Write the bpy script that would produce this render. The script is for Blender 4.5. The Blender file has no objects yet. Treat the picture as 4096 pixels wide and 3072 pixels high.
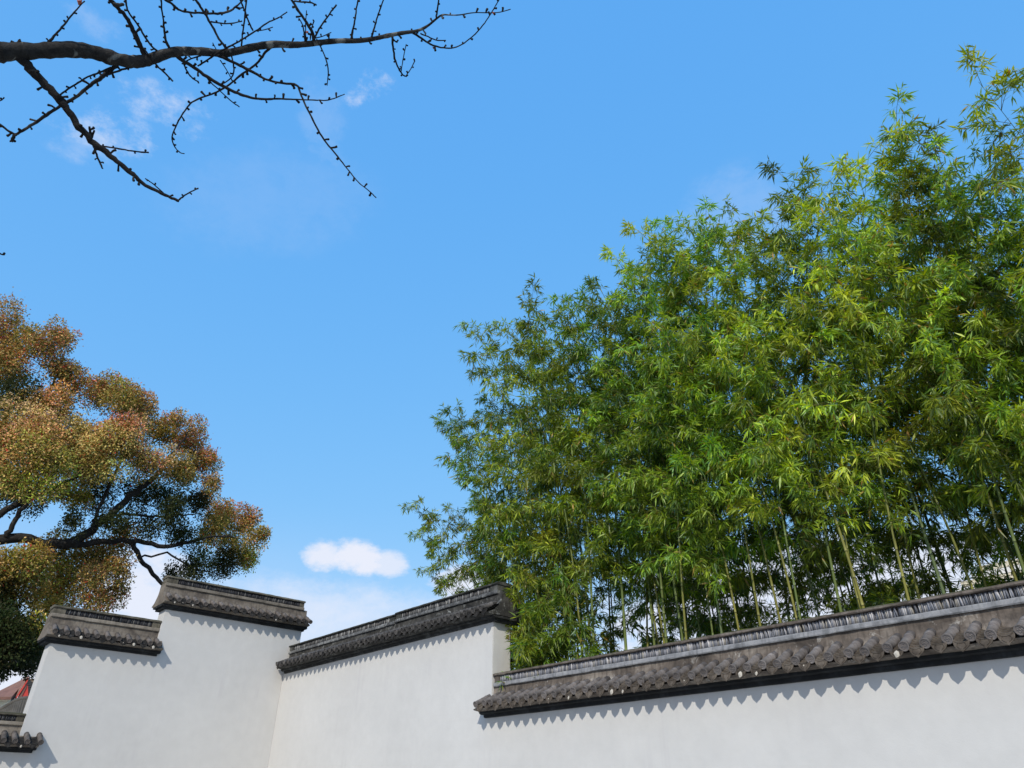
import bpy, bmesh, math, random
import numpy as np
from mathutils import Vector, Matrix

# ------------------------------------------------------------------ camera, sky, sun, exposure
SC = bpy.context.scene
COL = SC.collection
H = 1.6                                   # eye height; positions below are mostly given relative to the eye
F_PX, YAW, PITCH, ROLL = 2802.77, math.radians(48.397), math.radians(31.110), math.radians(0.5677)
fw = np.array([-math.sin(YAW)*math.cos(PITCH), math.cos(YAW)*math.cos(PITCH), math.sin(PITCH)])
rt0 = np.array([math.cos(YAW), math.sin(YAW), 0.0])
up0 = np.cross(rt0, fw)
rt = rt0*math.cos(ROLL) + up0*math.sin(ROLL)
up = np.cross(rt, fw)
cd = bpy.data.cameras.new('camera')
cd.sensor_width = 36.0
cd.lens = 36.0*F_PX/4096.0
cd.clip_start = 0.05
cd.clip_end = 5000.0
cam = bpy.data.objects.new('camera', cd)
COL.objects.link(cam)
cam.matrix_world = Matrix(((rt[0], up[0], -fw[0], 0), (rt[1], up[1], -fw[1], 0), (rt[2], up[2], -fw[2], H), (0, 0, 0, 1)))
SC.camera = cam

def ray(x, y):
    """direction of a pixel of the 4096 x 3072 photograph"""
    return fw + rt*(x-2048.0)/F_PX - up*(y-1536.0)/F_PX
def on_x(x, y, X):
    d = ray(x, y); return d*(X/d[0])
def on_y(x, y, Y):
    d = ray(x, y); return d*(Y/d[1])
def at_dist(x, y, dist):
    d = ray(x, y); return d/np.linalg.norm(d)*dist

SUN_TRAVEL = Vector((-0.73, 1.0, -0.80)).normalized()
SUN_ELEV = math.asin(-SUN_TRAVEL.z)
SUN_ROT = math.atan2(-SUN_TRAVEL.x, -SUN_TRAVEL.y)

W = bpy.data.worlds.new('World')
SC.world = W
W.use_nodes = True
wt = W.node_tree
wt.nodes.clear()
def wn(t, **kw):
    n = wt.nodes.new(t)
    for k, v in kw.items(): setattr(n, k, v)
    return n
def wl(a, b): wt.links.new(a, b)
def wmath(op, a, b=None, c=None, clamp=False):
    n = wn('ShaderNodeMath', operation=op, use_clamp=clamp)
    for i, v in enumerate((a, b, c)):
        if v is None: continue
        if isinstance(v, (int, float)): n.inputs[i].default_value = v
        else: wl(v, n.inputs[i])
    return n.outputs[0]
SKY_STRENGTH = 0.15
sky = wn('ShaderNodeTexSky', sky_type='NISHITA')
sky.sun_disc = False
sky.sun_elevation = SUN_ELEV
sky.sun_rotation = SUN_ROT
sky.altitude = 0.0
sky.air_density = 1.0
sky.dust_density = 0.6
sky.ozone_density = 1.6
hsv = wn('ShaderNodeHueSaturation')
hsv.inputs['Hue'].default_value = 0.49
hsv.inputs['Saturation'].default_value = 1.18
hsv.inputs['Value'].default_value = 1.15
wl(sky.outputs[0], hsv.inputs['Color'])
# the photograph's sky is one nearly even, saturated blue: soften the sky model's brightness range channel by channel
spl = wn('ShaderNodeSeparateColor'); wl(hsv.outputs[0], spl.inputs[0])
cmb = wn('ShaderNodeCombineColor')
for ch, (p, k) in enumerate(((0.62, 0.74), (0.31, 1.49), (0.09, 3.18))):
    wl(wmath('MULTIPLY', wmath('POWER', spl.outputs[ch], p), k), cmb.inputs[ch])
geo = wn('ShaderNodeTexCoord')
dirv = geo.outputs['Generated']
sepd = wn('ShaderNodeSeparateXYZ'); wl(dirv, sepd.inputs[0])
nz = wn('ShaderNodeTexNoise'); nz.inputs['Scale'].default_value = 19.0
nz.inputs['Detail'].default_value = 8.0; nz.inputs['Roughness'].default_value = 0.68
mapn = wn('ShaderNodeMapping'); mapn.inputs['Scale'].default_value = (1, 1, 1.7)
wl(dirv, mapn.inputs[0]); wl(mapn.outputs[0], nz.inputs['Vector'])
nfine = nz.outputs['Fac']
nz2 = wn('ShaderNodeTexNoise'); nz2.inputs['Scale'].default_value = 2.6
nz2.inputs['Detail'].default_value = 4.0; wl(mapn.outputs[0], nz2.inputs['Vector'])
nbig = nz2.outputs['Fac']
def cloud_blob(px, py, wpx, hpx, tilt=0.0, amount=1.0, lo=0.1, hi=1.0, rag=2.4):
    """one cloud: an ellipse of sky directions with a ragged edge"""
    d = ray(px, py); d = d/np.linalg.norm(d)
    ex = np.cross(d, [0, 0, 1.0]); ex /= np.linalg.norm(ex)
    ey = np.cross(ex, d)
    a = math.radians(tilt)
    e1 = (ex*math.cos(a)+ey*math.sin(a))*(F_PX/(wpx))
    e2 = (-ex*math.sin(a)+ey*math.cos(a))*(F_PX/(hpx))
    vals = []
    for e in (e1, e2):
        dp = wn('ShaderNodeVectorMath', operation='DOT_PRODUCT')
        wl(dirv, dp.inputs[0]); dp.inputs[1].default_value = tuple(e)
        off = float(np.dot(e, d))
        s = wmath('SUBTRACT', dp.outputs['Value'], off)
        vals.append(wmath('MULTIPLY', s, s))
    r2 = wmath('ADD', vals[0], vals[1])
    dp = wn('ShaderNodeVectorMath', operation='DOT_PRODUCT')
    wl(dirv, dp.inputs[0]); dp.inputs[1].default_value = tuple(d)
    front = wmath('GREATER_THAN', dp.outputs['Value'], 0.3)
    g = wmath('SUBTRACT', 1.0, r2, clamp=True)                   # 1 in the middle, 0 at the edge
    v = wmath('MULTIPLY_ADD', nfine, rag, -0.5*rag)
    v = wmath('ADD', v, wmath('MULTIPLY', g, 0.9))
    mr = wn('ShaderNodeMapRange', interpolation_type='SMOOTHSTEP'); wl(v, mr.inputs[0])
    mr.inputs[1].default_value = lo; mr.inputs[2].default_value = hi
    g2 = wn('ShaderNodeMapRange', interpolation_type='SMOOTHSTEP'); wl(g, g2.inputs[0]); g2.inputs[2].default_value = 0.6
    return wmath('MULTIPLY', wmath('MULTIPLY', mr.outputs[0], wmath('MULTIPLY', front, amount)), g2.outputs[0])
blobs = [cloud_blob(470, 530, 260, 110, 30, 0.5, 0.3, 1.7, 4.2), cloud_blob(650, 440, 230, 110, 12, 0.48, 0.3, 1.7, 4.2), cloud_blob(330, 590, 130, 70, 20, 0.22, 0.2, 1.4, 3.4),
         cloud_blob(1480, 350, 150, 70, 35, 0.46, 0.45, 1.6, 4.2),
         cloud_blob(380, 85, 120, 60, 0, 0.18, 0.4, 1.6, 4.0), cloud_blob(1290, 500, 110, 240, 20, 0.10, 0.2, 1.2, 3.0),
         cloud_blob(1300, 2225, 130, 85, 0, 0.9, 0.25, 0.95, 1.6), cloud_blob(1420, 2235, 170, 95, 0, 0.95, 0.25, 0.9, 1.6), cloud_blob(1550, 2255, 120, 75, 0, 0.8, 0.25, 0.95, 1.6),
         cloud_blob(1850, 2330, 190, 110, 0, 0.9, 0.3, 0.9, 1.6),
         cloud_blob(1250, 2560, 1000, 300, 0, 0.72, 0.0, 1.1, 1.2), cloud_blob(560, 2420, 280, 280, 0, 0.9, 0.2, 0.9, 1.3),
         cloud_blob(2950, 870, 300, 240, 0, 0.12, 0.0, 1.0, 2.0), cloud_blob(1080, 800, 500, 260, 20, 0.07, 0.0, 1.2, 2.0),
         cloud_blob(60, 2700, 300, 200, 0, 0.9, 0.1, 0.8, 1.2), cloud_blob(3300, 2420, 1100, 330, 0, 0.9, 0.1, 0.8, 1.5)]
mask = blobs[0]
for b in blobs[1:]: mask = wmath('MAXIMUM', mask, b)
# a general low bank of cloud all round the horizon
bank = wn('ShaderNodeMapRange', interpolation_type='SMOOTHSTEP'); wl(sepd.outputs['Z'], bank.inputs[0])
bank.inputs[1].default_value = 0.36; bank.inputs[2].default_value = 0.04
bk = wmath('MULTIPLY_ADD', nbig, 1.2, -0.25, clamp=True)
mask = wmath('MAXIMUM', mask, wmath('MULTIPLY', bank.outputs[0], bk))
mask = wmath('MINIMUM', mask, 1.0)
mixc = wn('ShaderNodeMix', data_type='RGBA')
wl(mask, mixc.inputs['Factor']); wl(cmb.outputs[0], mixc.inputs['A'])
mixc.inputs['B'].default_value = (3.25, 3.35, 3.75, 1)
bg = wn('ShaderNodeBackground'); bg.inputs['Strength'].default_value = SKY_STRENGTH
wl(mixc.outputs['Result'], bg.inputs['Color'])
wo = wn('ShaderNodeOutputWorld'); wl(bg.outputs[0], wo.inputs['Surface'])

sl = bpy.data.lights.new('sun', 'SUN')
sl.energy = 2.1
sl.angle = math.radians(0.53)
sl.color = (1.0, 0.915, 0.79)
sun = bpy.data.objects.new('sun', sl)
COL.objects.link(sun)
sun.rotation_euler = SUN_TRAVEL.to_track_quat('-Z', 'Y').to_euler()
sun.location = (10, -14, 14)
SC.view_settings.view_transform = 'Standard'
SC.view_settings.look = 'None'
SC.view_settings.exposure = 0.80
SC.view_settings.gamma = 1.0
SC.view_settings.use_curve_mapping = False
SC.cycles.max_bounces = 4
SC.cycles.diffuse_bounces = 2
SC.cycles.glossy_bounces = 2
SC.cycles.transmission_bounces = 3

# ------------------------------------------------------------------ helpers
RNG = random.Random(7)
NR = np.random.default_rng(11)

def link(name, me, mat=None, parent=None, loc=None, kind=None):
    o = bpy.data.objects.new(name, me)
    COL.objects.link(o)
    if mat is not None and me is not None:
        for m in (mat if isinstance(mat, (list, tuple)) else [mat]):
            if m.name not in [x.name for x in me.materials if x]: me.materials.append(m)
    if parent is not None: o.parent = parent
    if loc is not None: o.location = loc
    if kind: o['kind'] = kind
    return o
def tag(o, label, cat, group=None):
    o['label'] = label; o['category'] = cat
    if group: o['group'] = group
    return o
def empty(name, loc=(0, 0, 0), rz=0.0):
    o = bpy.data.objects.new(name, None); COL.objects.link(o)
    o.empty_display_size = 0.3
    o.location = loc; o.rotation_euler = (0, 0, rz)
    return o
def bm_mesh(name, bm, smooth=False):
    bmesh.ops.recalc_face_normals(bm, faces=bm.faces)
    me = bpy.data.meshes.new(name); bm.to_mesh(me); bm.free()
    if smooth:
        me.polygons.foreach_set('use_smooth', [True]*len(me.polygons))
    return me
def np_mesh(name, V, T, C=None, smooth=False):
    me = bpy.data.meshes.new(name)
    V = np.asarray(V, np.float32); T = np.asarray(T, np.int32)
    me.vertices.add(len(V)); me.vertices.foreach_set('co', V.ravel())
    k = T.shape[1]
    me.loops.add(T.size); me.loops.foreach_set('vertex_index', T.ravel())
    me.polygons.add(len(T)); me.polygons.foreach_set('loop_start', np.arange(0, T.size, k, dtype=np.int32))
    if smooth: me.polygons.foreach_set('use_smooth', np.ones(len(T), bool))
    if C is not None:
        a = me.attributes.new('tint', 'FLOAT_COLOR', 'POINT')
        c4 = np.ones((len(V), 4), np.float32); c4[:, :3] = C
        a.data.foreach_set('color', c4.ravel())
    me.update(); me.validate()
    return me
def box(bm, x0, x1, y0, y1, z0, z1, mi=0):
    vs = [bm.verts.new(p) for p in ((x0,y0,z0),(x1,y0,z0),(x1,y1,z0),(x0,y1,z0),(x0,y0,z1),(x1,y0,z1),(x1,y1,z1),(x0,y1,z1))]
    for f in ((0,3,2,1),(4,5,6,7),(0,1,5,4),(1,2,6,5),(2,3,7,6),(3,0,4,7)):
        bm.faces.new([vs[i] for i in f]).material_index = mi
    return vs
def extrude_profile(bm, prof, xs, jit=0.0, rng=None, mi=0, closed=True):
    """a (y, z) outline swept along x through the stations xs"""
    rows = []
    for x in xs:
        rows.append([bm.verts.new((x + (rng.uniform(-jit, jit)*0.5 if rng and x not in (xs[0], xs[-1]) else 0),
                                   y + (rng.uniform(-jit, jit) if rng else 0), z + (rng.uniform(-jit, jit) if rng else 0))) for y, z in prof])
    n = len(prof)
    for a, b in zip(rows, rows[1:]):
        for i in range(n if closed else n-1):
            j = (i+1) % n
            bm.faces.new((a[i], b[i], b[j], a[j])).material_index = mi
    if closed:
        bm.faces.new(rows[0]).material_index = mi
        bm.faces.new(rows[-1][::-1]).material_index = mi
def tube_np(P, R, n=6, cap=True):
    """vertices and quads of a tapered tube along P"""
    P = np.asarray(P, float); m = len(P)
    R = np.broadcast_to(np.asarray(R, float), (m,))
    tang = np.gradient(P, axis=0)
    tang /= np.linalg.norm(tang, axis=1, keepdims=True) + 1e-9
    ref = np.array([0, 0, 1.0]) if abs(tang[0][2]) < 0.9 else np.array([1.0, 0, 0])
    V = []
    u = np.cross(tang[0], ref); u /= np.linalg.norm(u)
    for i in range(m):
        u = u - tang[i]*np.dot(u, tang[i]); u /= np.linalg.norm(u) + 1e-9
        v = np.cross(tang[i], u)
        a = np.arange(n)*2*math.pi/n
        V.append(P[i] + R[i]*(np.cos(a)[:, None]*u + np.sin(a)[:, None]*v))
    V = np.concatenate(V)
    Q = []
    for i in range(m-1):
        for j in range(n):
            k = (j+1) % n
            Q.append((i*n+j, i*n+k, (i+1)*n+k, (i+1)*n+j))
    if cap:
        V = np.vstack([V, P[:1], P[-1:]])
        c0, c1 = m*n, m*n+1
        for j in range(n):
            k = (j+1) % n
            Q.append((c0, k, j, j)); Q.append((c1, (m-1)*n+j, (m-1)*n+k, (m-1)*n+k))
    return V, Q
class Geo:
    def __init__(s): s.V = []; s.Q = []; s.n = 0
    def add(s, V, Q):
        s.V.append(np.asarray(V)); s.Q += [tuple(i+s.n for i in q) for q in Q]; s.n += len(V)
    def mesh(s, name, smooth=True):
        me = bpy.data.meshes.new(name)
        V = np.concatenate(s.V)
        faces = [tuple(dict.fromkeys(q)) for q in s.Q]
        me.from_pydata(V.tolist(), [], faces)
        if smooth: me.polygons.foreach_set('use_smooth', [True]*len(me.polygons))
        me.update()
        return me
def smooth_path(P, k=3):
    P = np.asarray(P, float)
    for _ in range(k):
        Q = [P[0]]
        for a, b in zip(P, P[1:]):
            Q += [a*0.75+b*0.25, a*0.25+b*0.75]
        Q.append(P[-1]); P = np.array(Q)
    return P

# ------------------------------------------------------------------ materials
class NT:
    def __init__(s, name):
        s.m = bpy.data.materials.new(name); s.m.use_nodes = True
        s.t = s.m.node_tree; s.t.nodes.clear()
        s.out = s.n('ShaderNodeOutputMaterial')
    def n(s, t, **kw):
        x = s.t.nodes.new(t)
        for k, v in kw.items(): setattr(x, k, v)
        return x
    def l(s, a, b): s.t.links.new(a, b)
    def coord(s, kind='Object', scale=(1, 1, 1)):
        c = s.n('ShaderNodeTexCoord'); m = s.n('ShaderNodeMapping')
        m.inputs['Scale'].default_value = scale
        s.l(c.outputs[kind], m.inputs[0]); return m.outputs[0]
    def noise(s, vec, scale, detail=4, rough=0.55, dist=0.0):
        x = s.n('ShaderNodeTexNoise'); x.inputs['Scale'].default_value = scale
        x.inputs['Detail'].default_value = detail; x.inputs['Roughness'].default_value = rough
        x.inputs['Distortion'].default_value = dist
        s.l(vec, x.inputs['Vector']); return x.outputs['Fac']
    def ramp(s, fac, stops, interp='LINEAR'):
        x = s.n('ShaderNodeValToRGB'); r = x.color_ramp; r.interpolation = interp
        while len(r.elements) < len(stops): r.elements.new(0.5)
        for e, (p, c) in zip(r.elements, stops):
            e.position = p; e.color = (*c, 1) if len(c) == 3 else c
        s.l(fac, x.inputs[0]); return x.outputs[0]
    def mix(s, fac, a, b, mode='MIX'):
        x = s.n('ShaderNodeMix', data_type='RGBA', blend_type=mode)
        for inp, v in (('Factor', fac), ('A', a), ('B', b)):
            if isinstance(v, (int, float)): x.inputs[inp].default_value = v
            elif isinstance(v, tuple): x.inputs[inp].default_value = (*v, 1)
            else: s.l(v, x.inputs[inp])
        return x.outputs['Result']
    def math(s, op, a, b=None, clamp=False):
        x = s.n('ShaderNodeMath', operation=op, use_clamp=clamp)
        for i, v in enumerate((a, b)):
            if v is None: continue
            if isinstance(v, (int, float)): x.inputs[i].default_value = v
            else: s.l(v, x.inputs[i])
        return x.outputs[0]
    def bump(s, h, strength, dist, prev=None):
        x = s.n('ShaderNodeBump'); x.inputs['Strength'].default_value = strength
        x.inputs['Distance'].default_value = dist; s.l(h, x.inputs['Height'])
        if prev is not None: s.l(prev, x.inputs['Normal'])
        return x.outputs[0]
    def bsdf(s, col, rough=0.8, normal=None, spec=0.3):
        b = s.n('ShaderNodeBsdfPrincipled')
        if isinstance(col, tuple): b.inputs['Base Color'].default_value = (*col, 1)
        else: s.l(col, b.inputs['Base Color'])
        if isinstance(rough, (int, float)): b.inputs['Roughness'].default_value = rough
        else: s.l(rough, b.inputs['Roughness'])
        b.inputs['Specular IOR Level'].default_value = spec
        if normal is not None: s.l(normal, b.inputs['Normal'])
        return b
    def done(s, b):
        s.l(b.outputs[0], s.out.inputs['Surface']); return s.m

def mat_plaster():
    t = NT('white_limewash')
    v = t.coord('Object')
    base = t.ramp(t.noise(v, 0.55, 5, 0.6), [(0.3, (0.485, 0.49, 0.482)), (0.7, (0.54, 0.545, 0.535))])
    streak = t.noise(t.coord('Object', (9, 9, 0.35)), 1.0, 5, 0.6)
    blot = t.noise(v, 0.9, 3, 0.5)
    m = t.math('MULTIPLY', t.ramp(streak, [(0.5, (0, 0, 0)), (0.78, (1, 1, 1))]), t.ramp(blot, [(0.5, (0, 0, 0)), (0.7, (1, 1, 1))]))
    c = t.mix(t.math('MULTIPLY', m, 0.7), base, (0.42, 0.415, 0.43))
    sp = t.noise(v, 26, 2, 0.4)
    c = t.mix(t.ramp(sp, [(0.775, (0, 0, 0)), (0.80, (0.5, 0.5, 0.5))]), c, (0.33, 0.33, 0.32))
    mott = t.noise(v, 5, 4, 0.6)
    c = t.mix(0.18, c, t.ramp(mott, [(0.3, (0.43, 0.435, 0.43)), (0.7, (0.59, 0.595, 0.585))]), 'MIX')
    n = t.bump(t.noise(v, 3.0, 3, 0.5), 0.35, 0.02)
    n = t.bump(t.noise(v, 60, 4, 0.6), 0.25, 0.004, n)
    return t.done(t.bsdf(c, 0.9, n, 0.15))

def mat_weathered(name, dark, mid, light, lichen=(0.5, 0.5, 0.47), lic=0.62, scale=5.0, moss=0.0):
    """weathered lime mortar and fired clay: dark soot, paler worn patches, lichen"""
    t = NT(name)
    oi = t.n('ShaderNodeObjectInfo')
    v = t.coord('Object')
    addv = t.n('ShaderNodeVectorMath', operation='ADD'); t.l(v, addv.inputs[0])
    sc = t.n('ShaderNodeVectorMath', operation='SCALE'); sc.inputs[0].default_value = (13, 7, 5)
    t.l(oi.outputs['Random'], sc.inputs['Scale']); t.l(sc.outputs[0], addv.inputs[1])
    v = addv.outputs[0]
    n1 = t.noise(v, scale, 6, 0.65, 0.4)
    c = t.ramp(n1, [(0.3, dark), (0.5, mid), (0.72, light)])
    n2 = t.noise(v, scale*2.3, 5, 0.7, 0.8)
    c = t.mix(t.math('MULTIPLY', t.ramp(n2, [(lic, (0, 0, 0)), (lic+0.12, (1, 1, 1))]), 0.75), c, lichen)
    st = t.noise(t.coord('Object', (14, 14, 1.5)), 1.6, 4, 0.6)
    c = t.mix(t.math('MULTIPLY', t.ramp(st, [(0.48, (0, 0, 0)), (0.66, (1, 1, 1))]), 0.55), c, dark)
    if moss:
        gm = t.n('ShaderNodeNewGeometry'); sp = t.n('ShaderNodeSeparateXYZ'); t.l(gm.outputs['Normal'], sp.inputs[0])
        upm = t.math('MULTIPLY', t.ramp(sp.outputs['Z'], [(0.2, (0, 0, 0)), (0.8, (1, 1, 1))]), moss)
        c = t.mix(upm, c, (0.055, 0.062, 0.03))
    tint = t.n('ShaderNodeMapRange'); t.l(oi.outputs['Random'], tint.inputs[0])
    tint.inputs[3].default_value = 0.78; tint.inputs[4].default_value = 1.15
    vm = t.n('ShaderNodeVectorMath', operation='SCALE'); t.l(c, vm.inputs[0]); t.l(tint.outputs[0], vm.inputs['Scale'])
    n = t.bump(n2, 0.5, 0.012)
    n = t.bump(t.noise(v, 70, 4, 0.6), 0.4, 0.004, n)
    return t.done(t.bsdf(vm.outputs[0], 0.88, n, 0.2))

def mat_tint(name, rough=0.6, transl=0.0, spec=0.3, bump=0.0, gain=1.0, objvar=0.0):
    """colour from the mesh's own tint attribute"""
    t = NT(name)
    a = t.n('ShaderNodeAttribute', attribute_name='tint')
    c = a.outputs['Color']
    if objvar:
        oi = t.n('ShaderNodeObjectInfo')
        h = t.n('ShaderNodeHueSaturation')
        mr = t.n('ShaderNodeMapRange'); t.l(oi.outputs['Random'], mr.inputs[0])
        mr.inputs[3].default_value = 0.5-0.022*objvar; mr.inputs[4].default_value = 0.5+0.022*objvar
        t.l(mr.outputs[0], h.inputs['Hue'])
        mv = t.n('ShaderNodeMapRange'); t.l(t.math('FRACT', t.math('MULTIPLY', oi.outputs['Random'], 7.31)), mv.inputs[0])
        mv.inputs[3].default_value = 1-0.22*objvar; mv.inputs[4].default_value = 1+0.22*objvar
        t.l(mv.outputs[0], h.inputs['Value']); t.l(c, h.inputs['Color']); c = h.outputs[0]
    nrm = None
    if bump:
        nrm = t.bump(t.noise(t.coord('Object'), 40, 4, 0.6), bump, 0.01)
    b = t.bsdf(c, rough, nrm, spec)
    if transl:
        tr = t.n('ShaderNodeBsdfTranslucent')
        hh = t.n('ShaderNodeHueSaturation'); hh.inputs['Saturation'].default_value = 1.15; hh.inputs['Value'].default_value = 1.5
        hh.inputs['Hue'].default_value = 0.485
        t.l(c, hh.inputs['Color']); t.l(hh.outputs[0], tr.inputs['Color'])
        mx = t.n('ShaderNodeMixShader'); mx.inputs[0].default_value = transl
        t.l(b.outputs[0], mx.inputs[1]); t.l(tr.outputs[0], mx.inputs[2])
        b = mx
    return t.done(b)

def mat_plain(name, col, rough=0.7, var=0.25, scale=8.0, bump=0.3, spec=0.3):
    t = NT(name); v = t.coord('Object')
    n = t.noise(v, scale, 5, 0.6)
    c = t.ramp(n, [(0.3, tuple(x*(1-var) for x in col)), (0.7, tuple(min(1, x*(1+var)) for x in col))])
    return t.done(t.bsdf(c, rough, t.bump(t.noise(v, scale*6, 4, 0.6), bump, 0.006), spec))

def mat_bark(name, dark, light, lich):
    t = NT(name); v = t.coord('Object')
    n = t.noise(v, 14, 6, 0.65, 0.6)
    c = t.ramp(n, [(0.35, dark), (0.65, light)])
    p = t.noise(v, 9, 3, 0.5, 1.0)
    c = t.mix(t.ramp(p, [(0.58, (0, 0, 0)), (0.66, (1, 1, 1))]), c, lich)
    return t.done(t.bsdf(c, 0.9, t.bump(t.noise(v, 60, 5, 0.7), 0.8, 0.01), 0.2))

M = {}
M['plaster'] = mat_plaster()
M['cop_right'] = mat_weathered('grey_brown_mortar', (0.035, 0.03, 0.026), (0.125, 0.105, 0.088), (0.27, 0.24, 0.205), (0.42, 0.41, 0.38), 0.58, 2.6)
M['cop_mid'] = mat_weathered('sooty_mortar', (0.016, 0.017, 0.017), (0.05, 0.049, 0.045), (0.15, 0.15, 0.14), (0.38, 0.40, 0.39), 0.57, 3.5)
M['cop_left'] = mat_weathered('tan_grey_mortar', (0.07, 0.06, 0.052), (0.17, 0.148, 0.122), (0.24, 0.215, 0.18), (0.30, 0.29, 0.26), 0.68, 3.0)
M['band_right'] = mat_weathered('blue_grey_band', (0.10, 0.105, 0.11), (0.23, 0.235, 0.245), (0.33, 0.335, 0.335), (0.36, 0.33, 0.27), 0.66, 5.0)
M['band_mid'] = mat_weathered('mouldy_band', (0.03, 0.032, 0.034), (0.10, 0.104, 0.106), (0.27, 0.277, 0.27), (0.48, 0.50, 0.49), 0.55, 4.5)
M['band_left'] = mat_weathered('tan_band', (0.10, 0.09, 0.075), (0.21, 0.185, 0.15), (0.28, 0.255, 0.21), (0.32, 0.31, 0.27), 0.7, 4.0)
M['cap_right'] = mat_weathered('mossy_cap_brown', (0.05, 0.043, 0.036), (0.12, 0.10, 0.085), (0.19, 0.17, 0.15), (0.33, 0.33, 0.31), 0.66, 6.0, 0.7)
M['cap_mid'] = mat_weathered('mossy_cap_black', (0.016, 0.018, 0.016), (0.05, 0.052, 0.047), (0.13, 0.135, 0.125), (0.30, 0.32, 0.30), 0.64, 6.0, 0.8)
M['cap_left'] = mat_weathered('mossy_cap_olive', (0.05, 0.046, 0.035), (0.12, 0.11, 0.085), (0.19, 0.175, 0.14), (0.27, 0.27, 0.23), 0.68, 5.0, 0.85)
M['tile'] = mat_weathered('grey_clay_tile', (0.085, 0.076, 0.073), (0.16, 0.147, 0.142), (0.22, 0.205, 0.20), (0.27, 0.26, 0.25), 0.74, 6.0)
M['tile_mid'] = mat_weathered('black_clay_tile', (0.035, 0.034, 0.034), (0.09, 0.087, 0.085), (0.15, 0.145, 0.14), (0.17, 0.17, 0.165), 0.70, 7.0)
M['tile_left'] = mat_weathered('brown_grey_clay_tile', (0.06, 0.054, 0.05), (0.125, 0.112, 0.104), (0.18, 0.163, 0.15), (0.21, 0.19, 0.165), 0.7, 6.0)
M['drip'] = mat_weathered('brown_drip_tile', (0.04, 0.033, 0.027), (0.088, 0.074, 0.06), (0.15, 0.13, 0.108), (0.26, 0.24, 0.21), 0.72, 9.0)
M['drip_mid'] = mat_weathered('black_drip_tile', (0.012, 0.012, 0.012), (0.028, 0.027, 0.026), (0.065, 0.062, 0.058), (0.15, 0.15, 0.14), 0.72, 9.0)
M['cornice'] = mat_weathered('black_cornice_paint', (0.010, 0.011, 0.012), (0.018, 0.020, 0.022), (0.04, 0.045, 0.05), (0.10, 0.11, 0.12), 0.74, 4.0)
M['cornice_mid'] = mat_weathered('peeling_black_cornice', (0.010, 0.011, 0.011), (0.022, 0.023, 0.023), (0.07, 0.075, 0.075), (0.34, 0.36, 0.36), 0.64, 7.0)
M['mortar_patch'] = mat_plain('pale_lime_patch', (0.44, 0.41, 0.35), 0.9, 0.2, 30)
M['slate'] = mat_tint('upright_slate', 0.7, 0, 0.35, 0.5)
M['bamboo_leaf'] = mat_tint('bamboo_leaf', 0.40, 0.36, 0.5, 0, 1.0, 1.0)
M['culm'] = mat_tint('bamboo_culm', 0.5, 0, 0.22, 0.06, 1.0, 0.3)
M['bamboo_twig'] = mat_plain('bamboo_twig', (0.13, 0.125, 0.035), 0.6, 0.3, 4, 0)
M['camphor_leaf'] = mat_tint('camphor_leaf', 0.65, 0.22, 0.15, 0)
M['camphor_bark'] = mat_bark('camphor_bark', (0.012, 0.011, 0.010), (0.03, 0.027, 0.024), (0.05, 0.048, 0.042))
M['bark'] = mat_bark('ginkgo_bark', (0.010, 0.010, 0.010), (0.036, 0.035, 0.033), (0.14, 0.145, 0.135))
M['twig'] = mat_bark('ginkgo_twig', (0.008, 0.008, 0.009), (0.022, 0.020, 0.019), (0.05, 0.048, 0.044))
M['dead_leaf'] = mat_plain('dry_leaf', (0.30, 0.075, 0.03), 0.7, 0.3, 20)
M['soil'] = mat_plain('leaf_litter_soil', (0.10, 0.085, 0.06), 0.95, 0.4, 3)
def mat_paving():
    t = NT('grey_stone_paving'); v = t.coord('Object')
    br = t.n('ShaderNodeTexBrick'); t.l(v, br.inputs['Vector']); br.inputs['Scale'].default_value = 1.0
    br.inputs['Brick Width'].default_value = 0.6; br.inputs['Row Height'].default_value = 0.3
    br.inputs['Mortar Size'].default_value = 0.008
    br.inputs['Color1'].default_value = (0.40, 0.375, 0.335, 1); br.inputs['Color2'].default_value = (0.47, 0.44, 0.39, 1)
    br.inputs['Mortar'].default_value = (0.10, 0.10, 0.09, 1)
    c = t.mix(0.4, br.outputs['Color'], t.ramp(t.noise(v, 1.5, 5, 0.6), [(0.3, (0.34, 0.32, 0.28)), (0.7, (0.50, 0.47, 0.42))]))
    return t.done(t.bsdf(c, 0.85, t.bump(t.noise(v, 25, 4, 0.6), 0.3, 0.01), 0.3))
M['paving'] = mat_paving()

# ------------------------------------------------------------------ ground
def ground():
    bm = bmesh.new()
    s = 1500.0
    vs = [bm.verts.new(p) for p in ((-s, -s, 0), (s, -s, 0), (s, s, 0), (-s, s, 0))]
    bm.faces.new(vs)
    o = link('ground', bm_mesh('ground', bm), M['paving'], kind='structure')
    o['label'] = 'grey stone paving in front of the white walls'
    bm = bmesh.new()
    vs = [bm.verts.new(p) for p in ((-17.6, 8.45, 0.004), (14, 8.45, 0.004), (14, 24, 0.004), (-17.6, 24, 0.004))]
    bm.faces.new(vs)
    o = link('planting_bed', bm_mesh('planting_bed', bm), M['soil'], kind='structure')
    o['label'] = 'leaf covered soil under the bamboo behind the wall'
ground()

# ------------------------------------------------------------------ walls and their tiled copings
T = 0.40          # wall thickness; in a wall's own frame x runs along it, y goes back into it, its face is y = 0
XL = -17.27
AX = math.radians(25.0)

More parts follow.
